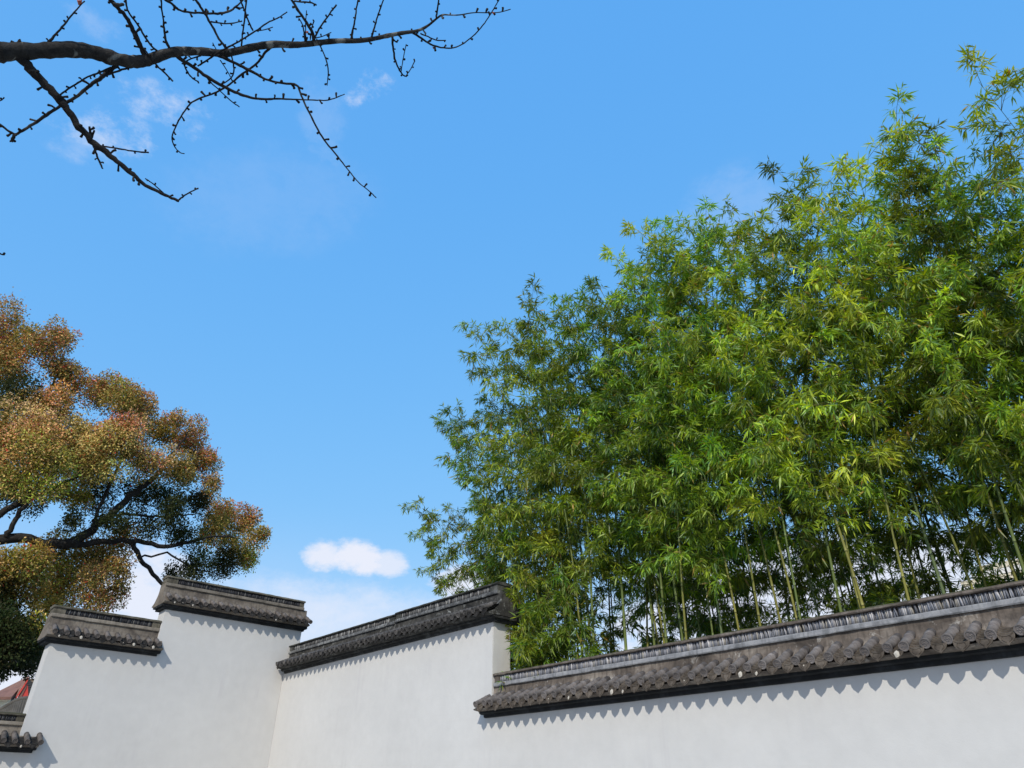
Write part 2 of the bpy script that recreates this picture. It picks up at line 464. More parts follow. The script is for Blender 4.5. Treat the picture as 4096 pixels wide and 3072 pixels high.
def round_tile_mesh():
    """roll tile with a joint ring and an end disc carrying a raised rim and a curled relief"""
    bm = bmesh.new()
    n = 14
    ca, sa = math.cos(AX), math.sin(AX)
    def pt(r, a, d):   # d: distance back along the tile axis from the disc face
        lx, lz = r*math.cos(a), r*math.sin(a)
        return (lx, -0.285 + d*ca - lz*sa, 0.175 + d*sa + lz*ca)
    rings = [(0.050, 0.0), (0.050, 0.014), (0.0455, 0.017), (0.0455, 0.235), (0.050, 0.238), (0.050, 0.262), (0.046, 0.265), (0.046, 0.35)]
    rows = [[bm.verts.new(pt(r, 2*math.pi*i/n, d)) for i in range(n)] for r, d in rings]
    for a, b in zip(rows, rows[1:]):
        for i in range(n):
            bm.faces.new((a[i], a[(i+1) % n], b[(i+1) % n], b[i])).smooth = True
    inner = [[bm.verts.new(pt(r, 2*math.pi*i/n, d)) for i in range(n)] for r, d in ((0.0405, -0.001), (0.038, 0.005))]
    for a, b in zip([rows[0]] + inner[:1], inner):
        for i in range(n):
            bm.faces.new((a[i], a[(i+1) % n], b[(i+1) % n], b[i]))
    bm.faces.new(inner[-1])
    bm.faces.new(rows[-1][::-1])
    # curled relief on the disc: a raised S with a small wing
    def rel(points, w, h=0.0035):
        prev = None
        for k, (px, pz) in enumerate(points):
            a = points[max(0, k-1)]; b = points[min(len(points)-1, k+1)]
            dx, dz = b[0]-a[0], b[1]-a[1]; L = math.hypot(dx, dz) or 1
            nx, nz = -dz/L*w, dx/L*w
            row = []
            for qx, qz, d in ((px+nx, pz+nz, 0.0055), (px, pz, 0.0055-h-0.002), (px-nx, pz-nz, 0.0055)):
                row.append(bm.verts.new((qx, -0.285 + d*ca - qz*sa, 0.175 + d*sa + qz*ca)))
            if prev:
                bm.faces.new((prev[0], row[0], row[1], prev[1])); bm.faces.new((prev[1], row[1], row[2], prev[2]))
            prev = row
    rel([(0.016, 0.021), (0.006, 0.026), (-0.008, 0.019), (-0.009, 0.008), (0.004, 0.001), (0.012, -0.008), (0.007, -0.019), (-0.006, -0.022), (-0.014, -0.016)], 0.0042)
    rel([(-0.025, 0.002), (-0.014, -0.002), (-0.004, -0.004)], 0.0035)
    rel([(0.012, 0.008), (0.022, 0.004), (0.026, -0.006)], 0.0035)
    return bm_mesh('round_tile', bm)

def drip_tile_mesh(patch=None, seed=0):
    """concave pan tile ending in a pointed heart-shaped pendant with a raised rim; edges of the pans above it show as layers"""
    bm = bmesh.new()
    rng = random.Random(seed)
    w = 0.074
    right = [(w, 0.168), (0.071, 0.140), (0.062, 0.112), (0.046, 0.090), (0.024, 0.076), (0.0, 0.056)]
    arc = [(-w, 0.168), (-0.045, 0.148), (0.0, 0.140), (0.045, 0.148)]
    outl = right + [(-x, z) for x, z in right[-2::-1]][:-1] + arc
    cz = 0.115
    def P(x, z, d, s=1.0):
        zz = cz + (z-cz)*s
        # the pendant leans forward at its foot
        return (x*s, -0.268 - (0.168-zz)*0.20 + d, zz)
    f0 = [bm.verts.new(P(x, z, 0.0)) for x, z in outl]
    f1 = [bm.verts.new(P(x, z, -0.002, 0.86)) for x, z in outl]
    f2 = [bm.verts.new(P(x, z, 0.004, 0.80)) for x, z in outl]
    bk = [bm.verts.new(P(x, z, 0.014)) for x, z in outl]
    n = len(outl)
    for a, b in ((f0, f1), (f1, f2), (bk, f0)):
        for i in range(n):
            bm.faces.new((a[i], a[(i+1) % n], b[(i+1) % n], b[i]))
    cen = bm.verts.new(P(0, cz, 0.001, 1.0))
    for i in range(n): bm.faces.new((f2[i], f2[(i+1) % n], cen))
    bm.faces.new(bk[::-1])
    # scalloped relief on the face
    for sgn in (-1, 1):
        prev = None
        for k in range(5):
            a = k/4
            x = sgn*(0.012 + 0.03*math.sin(a*2.6)); z = 0.085 + 0.055*a
            row = [bm.verts.new(P(x-0.004, z, 0.003)), bm.verts.new(P(x, z, -0.004)), bm.verts.new(P(x+0.004, z, 0.003))]
            if prev:
                bm.faces.new((prev[0], row[0], row[1], prev[1])); bm.faces.new((prev[1], row[1], row[2], prev[2]))
            prev = row
    # layered pans running up the slope
    ca, sa = math.cos(AX), math.sin(AX)
    for k in range(4):
        d0 = 0.004 + k*0.052; lift = 0.004 + 0.013*k
        ts = [(-w, 0.030), (-0.045, 0.009), (0, 0.001), (0.045, 0.009), (w, 0.030)]
        rows = []
        for d, th in ((d0, 0), (d0+0.12, 0), (d0+0.12, 0.012), (d0, 0.012)):
            rows.append([bm.verts.new((x, -0.268 + d*ca, 0.140 + d*sa*0.62 + zz + lift - th)) for x, zz in ts])
        for a, b in zip(rows, rows[1:] + rows[:1]):
            for i in range(len(ts)-1):
                bm.faces.new((a[i], b[i], b[i+1], a[i+1]))
    if patch:
        px, pz, pr = patch
        m = 9
        ring = [bm.verts.new(P(px + pr*rng.uniform(0.55, 1.15)*math.cos(2*math.pi*i/m), pz + pr*1.15*rng.uniform(0.6, 1.2)*math.sin(2*math.pi*i/m), -0.003)) for i in range(m)]
        c = bm.verts.new(P(px, pz, -0.010))
        for i in range(m):
            bm.faces.new((ring[i], ring[(i+1) % m], c)).material_index = 1
    return bm_mesh('drip_tile', bm)

RT = {}; DT = {}
for key, tm, dm in (('right', 'tile', 'drip'), ('mid', 'tile_mid', 'drip_mid'), ('left', 'tile_left', 'drip_mid')):
    RT[key] = round_tile_mesh(); RT[key].materials.append(M[tm])
    DT[key] = []
    for k, p in enumerate((None, None, (0.008, 0.092, 0.020), (-0.006, 0.118, 0.009), (0.0, 0.100, 0.030))):
        me = drip_tile_mesh(p, 31+k); me.materials.append(M[dm]); me.materials.append(M['mortar_patch'])
        DT[key].append(me)

def stations(a, b, step):
    n = max(2, int(round((b-a)/step)))
    return [a + (b-a)*i/n for i in range(n+1)]

def slates(a0, a1, za, zb, seed, pal, yfront=0.038):
    """roof tiles set on edge, packed side by side along the ridge (both faces)"""
    rng = np.random.default_rng(seed)
    V = []; Q = []; C = []; n = 0
    for side in (0, 1):
        x = a0
        while x < a1 - 0.008:
            w = rng.uniform(0.011, 0.020)
            h = zb - rng.uniform(0.0, 0.010); lo = za + rng.uniform(0, 0.004)
            lean = rng.normal(0, 0.006); yf = yfront + rng.normal(0, 0.006) + (0.02 if rng.random() < 0.06 else 0)
            y0, y1 = (yf, yf+0.06) if side == 0 else (T-yf-0.06, T-yf)
            g = 0.0022
            b = [(x+g, y0), (x+w-g, y0), (x+w-g, y1), (x+g, y1)]
            V += [(px, py, lo) for px, py in b] + [(px+lean, py, h) for px, py in b]
            Q += [tuple(n+i for i in f) for f in ((0,3,2,1),(4,5,6,7),(0,1,5,4),(1,2,6,5),(2,3,7,6),(3,0,4,7))]
            c = np.array(pal[rng.choice(len(pal))])*rng.uniform(0.7, 1.25)
            C += [c]*8; n += 8
            x += w + (rng.uniform(0.004, 0.014) if rng.random() < 0.08 else 0)
    return np_mesh('upright_slates', V, Q, np.array(C))

def coping(parent, key, ridges, e0, e1, z0, k=1.0, seed=0, tile0=0.1, pitch=0.2, ntile=None, end=(0.16, 0.16), label=None, body_e=None):
    """ridges: list of (a0, a1, dz); e0, e1: extent of the eaves; z0: underside of the cornice (local z)"""
    rng = random.Random(seed)
    cm = {'right': 'cop_right', 'mid': 'cop_mid', 'left': 'cop_left'}[key]
    half = [(-0.06, 0.085), (-0.215, 0.100), (-0.235, 0.118), (-0.10, 0.175), (-0.01, 0.268), (0.035, 0.335), (0.045, 0.40), (0.045, 0.463)]
    half = [(y, z*k) for y, z in half]
    prof = half + [(T-y, z) for y, z in half[::-1]]
    bm = bmesh.new()
    extrude_profile(bm, prof, stations(e0+0.03, e1-0.03, 0.12), 0.0035, rng)
    body = link('coping', bm_mesh('coping', bm), M[cm], parent, (0, 0, z0))
    if label: body['label'] = label
    # cornice: two black stepped mouldings
    bm = bmesh.new()
    st = stations(e0+0.075, e1-0.075, 0.25)
    extrude_profile(bm, [(-0.036, 0.0), (-0.046, 0.008), (-0.050, 0.047), (T+0.050, 0.047), (T+0.046, 0.008), (T+0.036, 0.0)], st, 0.0015, rng)
    st = stations(e0+0.03, e1-0.03, 0.25)
    extrude_profile(bm, [(-0.075, 0.0475), (-0.105, 0.060), (-0.110, 0.096), (T+0.110, 0.096), (T+0.105, 0.060), (T+0.075, 0.0475)], st, 0.0015, rng)
    link('cornice', bm_mesh('cornice', bm), M['cornice_mid' if key == 'mid' else 'cornice'], body)
    # ridge
    for ri, (a0, a1, dz) in enumerate(ridges):
        zb = 0.455*k + dz
        bm = bmesh.new()
        extrude_profile(bm, [(0.016, zb), (0.010, zb+0.012), (0.014, zb+0.050*k), (0.022, zb+0.062*k), (T-0.022, zb+0.062*k), (T-0.014, zb+0.050*k), (T-0.010, zb+0.012), (T-0.016, zb)],
                        stations(a0, a1, 0.11), 0.002, rng)
        link('ridge_band', bm_mesh('ridge_band', bm), M['band_'+key], body)
        z1 = zb + 0.064*k; z2 = z1 + 0.100*k
        bm = bmesh.new()
        b0, b1 = a0+0.012, a1-0.012
        box(bm, b0+0.01, b1-0.01, 0.075, T-0.075, z1-0.02, z2+0.02)
        for (p0, p1) in ((b0, b0+end[0]), (b1-end[1], b1)):
            if p1-p0 < 0.02: continue
            extrude_profile(bm, [(0.032, z1-0.004), (0.028, z2+0.01), (T-0.028, z2+0.01), (T-0.032, z1-0.004)], stations(p0, p1, 0.06), 0.002, rng)
        link('ridge_block', bm_mesh('ridge_block', bm), M['cap_'+key], body)
        pal = {'right': [(0.20, 0.215, 0.25), (0.28, 0.285, 0.31), (0.12, 0.128, 0.15), (0.40, 0.40, 0.41), (0.27, 0.26, 0.235), (0.17, 0.18, 0.205)],
               'mid': [(0.06, 0.066, 0.07), (0.11, 0.115, 0.12), (0.03, 0.03, 0.033), (0.26, 0.27, 0.27), (0.08, 0.08, 0.08)],
               'left': [(0.035, 0.037, 0.045), (0.05, 0.052, 0.06), (0.025, 0.026, 0.03), (0.15, 0.15, 0.145), (0.04, 0.04, 0.046)]}[key]
        me = slates(b0+end[0]+0.004, b1-end[1]-0.004, z1, z2, seed+ri, pal)
        link('upright_slates', me, M['slate'], body, kind='stuff')
        bm = bmesh.new()
        extrude_profile(bm, [(0.006, z2), (-0.002, z2+0.010), (0.002, z2+0.030*k), (0.05, z2+0.048*k), (T/2, z2+0.058*k), (T-0.05, z2+0.048*k), (T-0.002, z2+0.030*k), (T+0.002, z2+0.010), (T-0.006, z2)],
                        stations(a0-0.004, a1+0.004, 0.09), 0.003, rng)
        link('ridge_cap', bm_mesh('ridge_cap', bm), M['cap_'+key], body)
    # roll tiles and drip tiles on the front slope, and on the back slope too
    n = ntile or int((e1-e0-tile0)/pitch)
    for side in (0, 1):
        for i in range(n + 1):
            x = e0 + tile0 + i*pitch
            if x < e1 - 0.03:
                t = link('round_tile', RT[key], None, body)
                t.location = (x + rng.uniform(-.007, .007), (0 if side == 0 else T) , rng.uniform(-.004, .004) + 0.175*(k-1))
                t.rotation_euler = (rng.uniform(-.03, .03), rng.uniform(-.1, .1), (math.pi if side else 0) + rng.uniform(-.035, .035))
            x += pitch/2
            if x < e1 - 0.06:
                w = rng.random()
                me = DT[key][0 if (w < 0.72 or key == 'mid') else 2 if w < 0.84 else 3 if w < 0.93 else 4]
                d = link('drip_tile', me, None, body)
                d.location = (x + rng.uniform(-.006, .006), (0 if side == 0 else T), rng.uniform(-.004, .004) + 0.175*(k-1))
                d.rotation_euler = (rng.uniform(-.03, .03), rng.uniform(-.05, .05), (math.pi if side else 0) + rng.uniform(-.03, .03))
    return body

def plaster_mesh(outline, name='plaster_face'):
    """outline in (x, z) extruded back through the wall's thickness, corners softened"""
    bm = bmesh.new()
    f = bm.faces.new([bm.verts.new((x, 0, z)) for x, z in outline])
    r = bmesh.ops.extrude_face_region(bm, geom=[f])
    for v in [g for g in r['geom'] if isinstance(g, bmesh.types.BMVert)]: v.co.y = T
    bmesh.ops.recalc_face_normals(bm, faces=bm.faces)
    ed = [e for e in bm.edges if abs(e.verts[0].co.y-e.verts[1].co.y) < 1e-6 and abs(e.verts[0].co.x-e.verts[1].co.x) < 1e-6]
    bmesh.ops.bevel(bm, geom=ed, offset=0.012, segments=2, affect='EDGES')
    return bm_mesh(name, bm)

# wall along the bamboo: a tall part and, past a step, a lower part
XSTEP = -9.43
wallA = empty('garden_wall', (0, 8.0, 0))
tag(wallA, 'white garden wall stepping down in front of the green bamboo, grey tiled coping', 'wall')
ZR, ZM = 1.220 + H, 2.705 + H
link('plaster_face', plaster_mesh([(-17.275, -0.1), (6.0, -0.1), (6.0, ZR+0.06), (XSTEP, ZR+0.06), (XSTEP, ZM+0.06), (-17.275, ZM+0.06)]), M['plaster'], wallA)
coping(wallA, 'right', [(-9.41, 6.0, 0.0)], -9.64, 6.05, ZR, 1.0, 3, 0.145, 0.1965, end=(0.13, 0.1), label='brownish grey coping of the lower wall with blue-grey ridge slates')
coping(wallA, 'mid', [(-17.20, -12.56, 0.0), (-12.54, -9.36, 0.022)], -17.22, -9.25, ZM, 1.0, 5, 0.10, 0.1965, end=(0.18, 0.2), label='soot-black coping of the taller wall beside the bamboo')

# wall at the left with three steps
wallB = empty('garden_wall', (XL, 0, 0), math.pi/2)
tag(wallB, 'white stepped garden wall under the orange-leaved tree, tan-grey coping in steps', 'wall')
Z1, Z2, Z3 = 2.752 + H, 3.752 + H, 0.795 + H
link('plaster_face', plaster_mesh([(-6.0, -0.1), (8.31, -0.1), (8.31, Z2+0.06), (4.945, Z2+0.06), (4.945, Z1+0.06), (2.935, Z1+0.06), (2.935, Z3+0.06), (-6.0, Z3+0.06)]), M['plaster'], wallB)
coping(wallB, 'left', [(-6.0, 2.93, 0.0)], -6.05, 3.30, Z3, 1.0, 21, 0.11, 0.2, end=(0.15, 0.12), label='lowest coping of the stepped wall')
coping(wallB, 'left', [(2.80, 4.94, 0.0)], 2.76, 5.08, Z1, 1.13, 22, 0.13, 0.2035, end=(0.22, 0.16), label='middle coping of the stepped wall')
coping(wallB, 'left', [(4.83, 8.29, 0.0)], 4.79, 8.42, Z2, 1.14, 23, 0.12, 0.203, end=(0.24, 0.12), label='highest coping of the stepped wall')

# ------------------------------------------------------------------ bare tree reaching in overhead
def q6(L): return [(x*0.5123, y*0.5123, w*0.5123) for x, y, w in L]
def q7(L): return [(1000+x*0.5123, y*0.5123, w*0.5123) for x, y, w in L]
STROKES = [
 ('limb', q6([(-60,402,116),(0,405,112),(150,400,105),(300,398,90),(480,385,98),(640,390,92),(760,415,88),(880,455,82),(1000,480,80),(1090,482,78),(1180,462,74),(1290,420,64),(1380,402,60),(1500,398,56),(1620,405,52),(1740,420,50),(1850,400,48),(2000,362,50)])
   + q7([(195,342,46),(330,352,44),(440,345,40),(560,330,36),(690,318,34),(840,320,32),(960,305,30),(1090,275,28),(1200,255,26),(1300,245,22),(1380,210,16),(1450,150,14),(1500,112,12),(1560,118,9),(1640,118,8),(1740,97,7),(1850,100,7),(1940,100,6),(2035,72,6)]), 0.0),
 ('branch', q6([(140,420,62),(215,520,50),(330,640,46),(420,730,42),(500,820,40),(570,930,38),(650,1030,36),(720,1110,38),(810,1175,36),(900,1250,30),(1000,1330,28),(1060,1380,26),(1120,1440,22),(1220,1490,20),(1330,1545,18),(1400,1570,16)]), -0.5),
 ('twig', q6([(1395,1562,9),(1440,1525,8),(1500,1490,7),(1550,1470,8)]), -0.1),
 ('twig', q6([(150,390,22),(135,350,18),(158,315,14)]), 0.0),
 ('twig', q6([(365,350,14),(430,275,9),(490,205,9),(560,120,7),(610,60,6),(660,8,6)]), 0.1),
 ('branch', q6([(920,505,22),(830,570,24),(770,620,22),(700,670,20),(620,740,18),(520,800,18),(450,840,16),(380,890,18),(270,960,16),(180,1020,14),(115,1055,14),(50,1010,12),(-20,955,12)]), 0.5),
 ('twig', q6([(118,1050,14),(100,1080,15),(88,1108,14)]), 0.4),
 ('twig', q6([(1040,522,10),(940,545,10),(850,580,9),(800,600,8)]), -0.1),
 ('twig', q6([(870,525,9),(760,575,9),(680,600,8),(620,640,8),(540,690,8),(460,745,8)]), -0.2),
 ('branch', q6([(1130,440,30),(1100,370,26),(1070,290,32),(1020,200,24),(1000,150,22),(930,70,20),(880,25,26),(850,-20,24)]), 0.2),
 ('twig', q6([(890,35,18),(930,40,16),(962,33,14)]), 0.2),
 ('twig', q6([(1235,405,12),(1190,370,9),(1130,290,9),(1080,190,9),(1000,100,8),(985,30,9),(978,-20,9)]), -0.2),
 ('twig', q6([(1095,345,8),(1170,440,8),(1230,520,9),(1300,580,8),(1350,635,9)]), -0.4),
 ('twig', q6([(1330,385,14),(1295,330,12),(1280,230,10),(1275,150,8),(1260,60,8),(1258,-20,8)]), 0.2),
 ('branch', q6([(1250,-20,12),(1330,20,14),(1370,55,16),(1400,85,12),(1500,100,12),(1620,105,12),(1740,105,14),(1800,85,12),(1850,45,10),(1910,-10,8)]), 0.5),
 ('branch', q6([(1770,385,14),(1700,290,13),(1650,190,14),(1600,110,14),(1560,45,14),(1515,-20,14)]), 0.4),
 ('twig', q6([(1648,168,8),(1740,185,7),(1810,185,6),(1890,165,6)]), 0.3),
 ('twig', q6([(1885,370,9),(1890,280,8),(1905,190,8),(1915,100,8),(1926,-20,8)]), 0.1),
 ('twig', q6([(1975,240,9),(1940,170,8),(1910,80,8),(1872,-10,8)]), 0.25),
 ('twig', q6([(1545,515,8),(1640,455,9),(1720,400,10),(1820,350,9),(1930,285,8),(2030,220,8),(2080,180,7),(2147,150,7)]) + q7([(230,135,6),(290,92,6)]), -0.3),
 ('twig', q6([(1990,242,6),(2060,235,5),(2132,212,5)]), -0.2),
 ('branch', q6([(1370,425,28),(1430,480,22),(1510,520,20),(1600,590,20),(1700,650,20),(1800,705,20),(1890,740,18),(1960,765,16),(2050,775,14)]) + q7([(195,770,12),(330,775,10),(440,780,9),(540,782,8),(600,785,8),(660,768,7),(740,735,6)]), -0.4),
 ('branch', q6([(1690,425,20),(1830,490,18),(1930,540,18),(2030,595,16)]) + q7([(100,610,14),(230,650,14),(370,652,15),(390,720,12),(420,800,12),(470,890,12),(520,1000,12),(590,1110,11),(660,1190,10),(730,1280,9),(800,1370,8),(850,1430,7),(920,1480,7),(985,1545,7)]), -0.7),
 ('branch', q6([(2130,362,16),(2080,395,16),(2030,470,14),(1960,530,13),(1860,600,12),(1790,665,11),(1700,715,11),(1620,745,10),(1500,790,10),(1460,840,9),(1410,910,9),(1370,990,8),(1335,1080,8),(1370,1160,7),(1410,1195,6),(1440,1200,6)]), 0.5),
 ('twig', q6([(1430,490,8),(1460,560,8),(1500,610,7),(1550,640,7)]), -0.1),
 ('twig', q6([(1600,590,7),(1650,650,7),(1720,710,6),(1790,780,6),(1870,835,6)]), -0.2),
 ('twig', q6([(1810,440,8),(1830,530,7),(1820,600,7),(1750,650,6)]), -0.1),
 ('twig', q6([(1720,470,6),(1760,530,5),(1800,600,5)]), -0.1),
 ('twig', q6([(1570,435,7),(1480,460,7),(1420,500,7)]), 0.1),
 ('twig', q6([(715,1110,16),(705,1040,12),(698,990,10)]), -0.5),
 ('twig', q6([(715,1080,10),(735,1018,10)]), -0.5),
 ('twig', q6([(770,1138,10),(880,1152,8),(960,1167,8),(1070,1185,7),(1160,1190,8)]), -0.55),
 ('twig', q6([(730,1130,14),(750,1200,10),(770,1250,10),(790,1290,9),(800,1320,7)]), -0.5),
 ('twig', q6([(1280,1510,7),(1230,1465,6),(1190,1430,6),(1135,1395,6)]), -0.6),
 ('twig', q6([(1700,405,5),(1660,335,5)]), 0.0),
 ('twig', q6([(-20,792,6),(10,785,6),(32,762,6)]), 0.3),
 ('twig', q6([(-20,1960,7),(5,1985,7),(35,1990,7)]), 0.3),
 ('branch', q7([(500,318,22),(490,250,18),(410,130,16),(350,40,16),(315,-20,14)]), 0.3),
 ('twig', q7([(345,10,9),(410,15,8),(480,20,8),(515,38,9)]), 0.3),
 ('twig', q7([(505,300,10),(540,220,9),(600,140,8),(640,80,8),(675,38,9)]), -0.1),
 ('twig', q7([(430,320,10),(420,220,7),(400,170,6),(380,140,5)]), -0.1),
 ('twig', q7([(435,320,7),(433,180,5),(442,80,5)]), 0.1),
 ('twig', q7([(470,310,7),(482,220,6),(500,160,6)]), -0.1),
 ('twig', q7([(790,310,14),(805,220,10),(825,130,8),(830,60,8),(850,-20,8)]), 0.1),
 ('twig', q7([(945,305,12),(970,220,9),(990,150,8),(1010,90,7),(1048,-20,7)]), -0.1),
 ('twig', q7([(1453,140,10),(1465,60,8),(1474,-20,8)]), 0.1),
 ('branch', q7([(1270,252,16),(1330,290,14),(1400,345,12),(1480,370,10),(1560,378,9),(1640,360,8),(1720,300,8),(1780,245,8),(1840,170,7),(1890,90,7),(1920,40,6),(1955,-20,6)]), -0.2),
 ('twig', q7([(1330,262,8),(1400,290,7),(1460,318,6),(1530,315,6)]), 0.1),
 ('twig', q7([(1110,278,12),(1118,380,11),(1130,470,10),(1165,545,9),(1195,590,8),(1225,598,6)]), -0.1),
 ('twig', q7([(1215,596,5),(1255,540,5),(1288,475,6)]), -0.15),
 ('twig', q7([(1180,560,5),(1195,460,5),(1220,345,5)]), -0.15),
 ('twig', q7([(520,305,8),(555,370,7),(590,450,7),(615,540,6),(602,670,5)]), -0.2),
 ('twig', q7([(510,298,6),(580,280,5),(635,252,5)]), -0.1),
 ('twig', q7([(1115,300,8),(1135,325,8),(1150,330,8)]), 0.0),
]
def bare_tree():
    root_xy = (-5.9, -3.1)
    root = empty('bare_tree', (root_xy[0], root_xy[1], 0))
    tag(root, 'bare leafless tree whose dark knobbly branches reach across the open sky', 'tree')
    off = np.array([root_xy[0], root_xy[1], 0.0])
    rng = random.Random(5)
    def depth(x, y): return 4.75 + 0.00035*x + 0.00012*y
    for kind, pts, slope in STROKES:
        g = Geo()
        tot = sum(math.hypot(b[0]-a[0], b[1]-a[1]) for a, b in zip(pts, pts[1:])) or 1
        acc = 0; P = []; R = []
        for i, (x, y, w) in enumerate(pts):
            if i: acc += math.hypot(x-pts[i-1][0], y-pts[i-1][1])
            d = depth(x, y) + slope*min(1.0, acc/900.0)
            if kind != 'limb' and slope and acc == 0: d = depth(x, y)
            P.append(at_dist(x, y, d) + [0, 0, H]); R.append(0.5*w/F_PX*d)
        P = np.array(P); R = np.array(R)*(0.98 if kind == 'limb' else 1.08 if kind == 'branch' else 1.28)
        PR = smooth_path(np.hstack([P, R[:, None]]), 2)
        P = PR[:, :3]; R = PR[:, 3]
        n = 12 if kind == 'limb' else 7
        # knobbly bark: small swellings along the wood
        R = R*np.array([1 + rng.uniform(-.06, .09) + (0.12 if rng.random() < 0.12 else 0) for _ in R])
        if kind != 'limb': P = P + np.array([[rng.uniform(-1, 1)*r*0.25 for _ in range(3)] for r in R])
        V, Q = tube_np(P, R, n); g.add(V, Q)
        # short spurs, alternate sides
        seg = np.linalg.norm(np.diff(P, axis=0), axis=1); s = np.concatenate([[0], np.cumsum(seg)])
        step = 0.040 if kind == 'twig' else 0.052 if kind == 'branch' else 0.085
        t = step*rng.uniform(0.5, 1.0); sgn = 1
        while t < s[-1]*0.995:
            i = int(np.searchsorted(s, t)) - 1; i = max(0, min(i, len(P)-2))
            f = (t-s[i])/(seg[i]+1e-9)
            c = P[i]*(1-f)+P[i+1]*f; r = R[i]*(1-f)+R[i+1]*f
            ax = (P[i+1]-P[i]); ax /= np.linalg.norm(ax)+1e-9
            view = c - [0, 0, H]; view /= np.linalg.norm(view)
            sd = np.cross(ax, view); sd /= np.linalg.norm(sd)+1e-9
            a = rng.uniform(-0.9, 0.9)
            dirv = sd*sgn*math.cos(a) + view*math.sin(a)
            dirv = dirv + ax*rng.uniform(0.1, 0.8); dirv /= np.linalg.norm(dirv)
            if r < 0.035 and rng.random() < (0.95 if kind == 'twig' else 0.9 if r < 0.016 else 0.45):
                L = rng.uniform(0.009, 0.026) if kind == 'twig' else rng.uniform(0.010, 0.038)
                rr = rng.uniform(0.0058, 0.0088)
                if kind == 'twig' and R.mean() < 0.0062: L *= 0.7; rr *= 0.8
                e = c + dirv*(r+L); k = dirv*0.5*L + np.array([rng.uniform(-.003, .003) for _ in range(3)])
                V, Q = tube_np(np.array([c, c+dirv*r*0.8, c+dirv*r+k, e-dirv*0.003, e]), [rr*0.8, rr*0.75, rr*0.9, rr*1.1, rr*0.55], 5); g.add(V, Q)
            sgn = -sgn if rng.random() < 0.8 else sgn
            t += step*rng.uniform(0.6, 1.5)
        me = g.mesh(kind)
        me.transform(Matrix.Translation(-Vector(off)))
        link(kind, me, M['bark' if kind == 'limb' else 'twig'], root)
    # trunk out of frame at the left, joined by the limb
    P0 = at_dist(q6([(-60, 402, 0)])[0][0], q6([(-60, 402, 0)])[0][1], depth(-30, 205)) + [0, 0, H]
    tr = smooth_path(np.array([[off[0], off[1], -0.2], [off[0]+.05, off[1], 1.5], [off[0]-.05, off[1]+.05, 3.2], [off[0]+.08, off[1]+.02, 5.2], [off[0]+0.1, off[1]-.1, 7.4]]), 2)
    V, Q = tube_np(tr, np.linspace(0.24, 0.07, len(tr)), 14)
    g = Geo(); g.add(V, Q)
    mid = (P0 + np.array([off[0], off[1]+.05, 3.4]))/2 + np.array([0, 0, 0.12])
    jn = smooth_path(np.array([[off[0], off[1]+.05, 3.3], mid, P0 + (P0-mid)*0.02]), 2)
    V, Q = tube_np(jn, np.linspace(0.12, 0.5*116*0.5123/F_PX*4.75, len(jn)), 12); g.add(V, Q)
    me = g.mesh('trunk'); me.transform(Matrix.Translation(-Vector(off)))
    link('trunk', me, M['bark'], root)
    for k, (x, y) in enumerate([(618*.5123, 14*.5123), (1000+445*.5123, 250*.5123), (1000+1900*.5123, 100*.5123), (1000+1433*.5123, 372*.5123)]):
        p = at_dist(x, y, depth(x, y)-0.02) + [0, 0, H] - off
        s = 0.016 if k == 0 else 0.010
        bm = bmesh.new()
        a = [bm.verts.new(tuple(p + rt*s*dx + up*s*dy + fw*s*dz)) for dx, dy, dz in ((-.8, .6, 0), (.9, .7, .2), (.5, -.3, .5), (-.2, -1.2, -.1), (0, 0, -.5))]
        for i in range(4): bm.faces.new((a[i], a[(i+1) % 4], a[4]))
        link('dry_leaf', bm_mesh('dry_leaf', bm), M['dead_leaf'], root)
bare_tree()

# ------------------------------------------------------------------ leaves
def unit(a): return a/(np.linalg.norm(a, axis=-1, keepdims=True)+1e-9)
def leaf_blades(P, D, L, Wd, rng, col, curl=0.25):
    """slender folded blades: P base points, D directions, L lengths, Wd widths, col per-blade colour"""
    n = len(P)
    D = unit(D)
    ref = unit(rng.normal(size=(n, 3)) + np.array([0, 0, 1.2]))
    S = unit(np.cross(D, ref)); N = np.cross(S, D)
    sag = np.zeros((n, 3)); sag[:, 2] = -curl
    b = P
    q = P + D*L[:, None]*0.38 + sag*L[:, None]*0.12
    tip = P + D*L[:, None]*0.97 + sag*L[:, None]*0.55
    hw = (Wd*0.5)[:, None]; fold = (Wd*0.22)[:, None]
    s1 = q + S*hw + N*fold; s2 = q - S*hw + N*fold
    V = np.stack([b, s1, q, s2, tip], 1).reshape(-1, 3)
    o = np.arange(n)[:, None]*5
    Tq = np.concatenate([o+[0, 1, 2], o+[0, 2, 3], o+[1, 4, 2], o+[2, 4, 3]], 0)
    C = np.repeat(col, 5, 0)
    return V, Tq, C

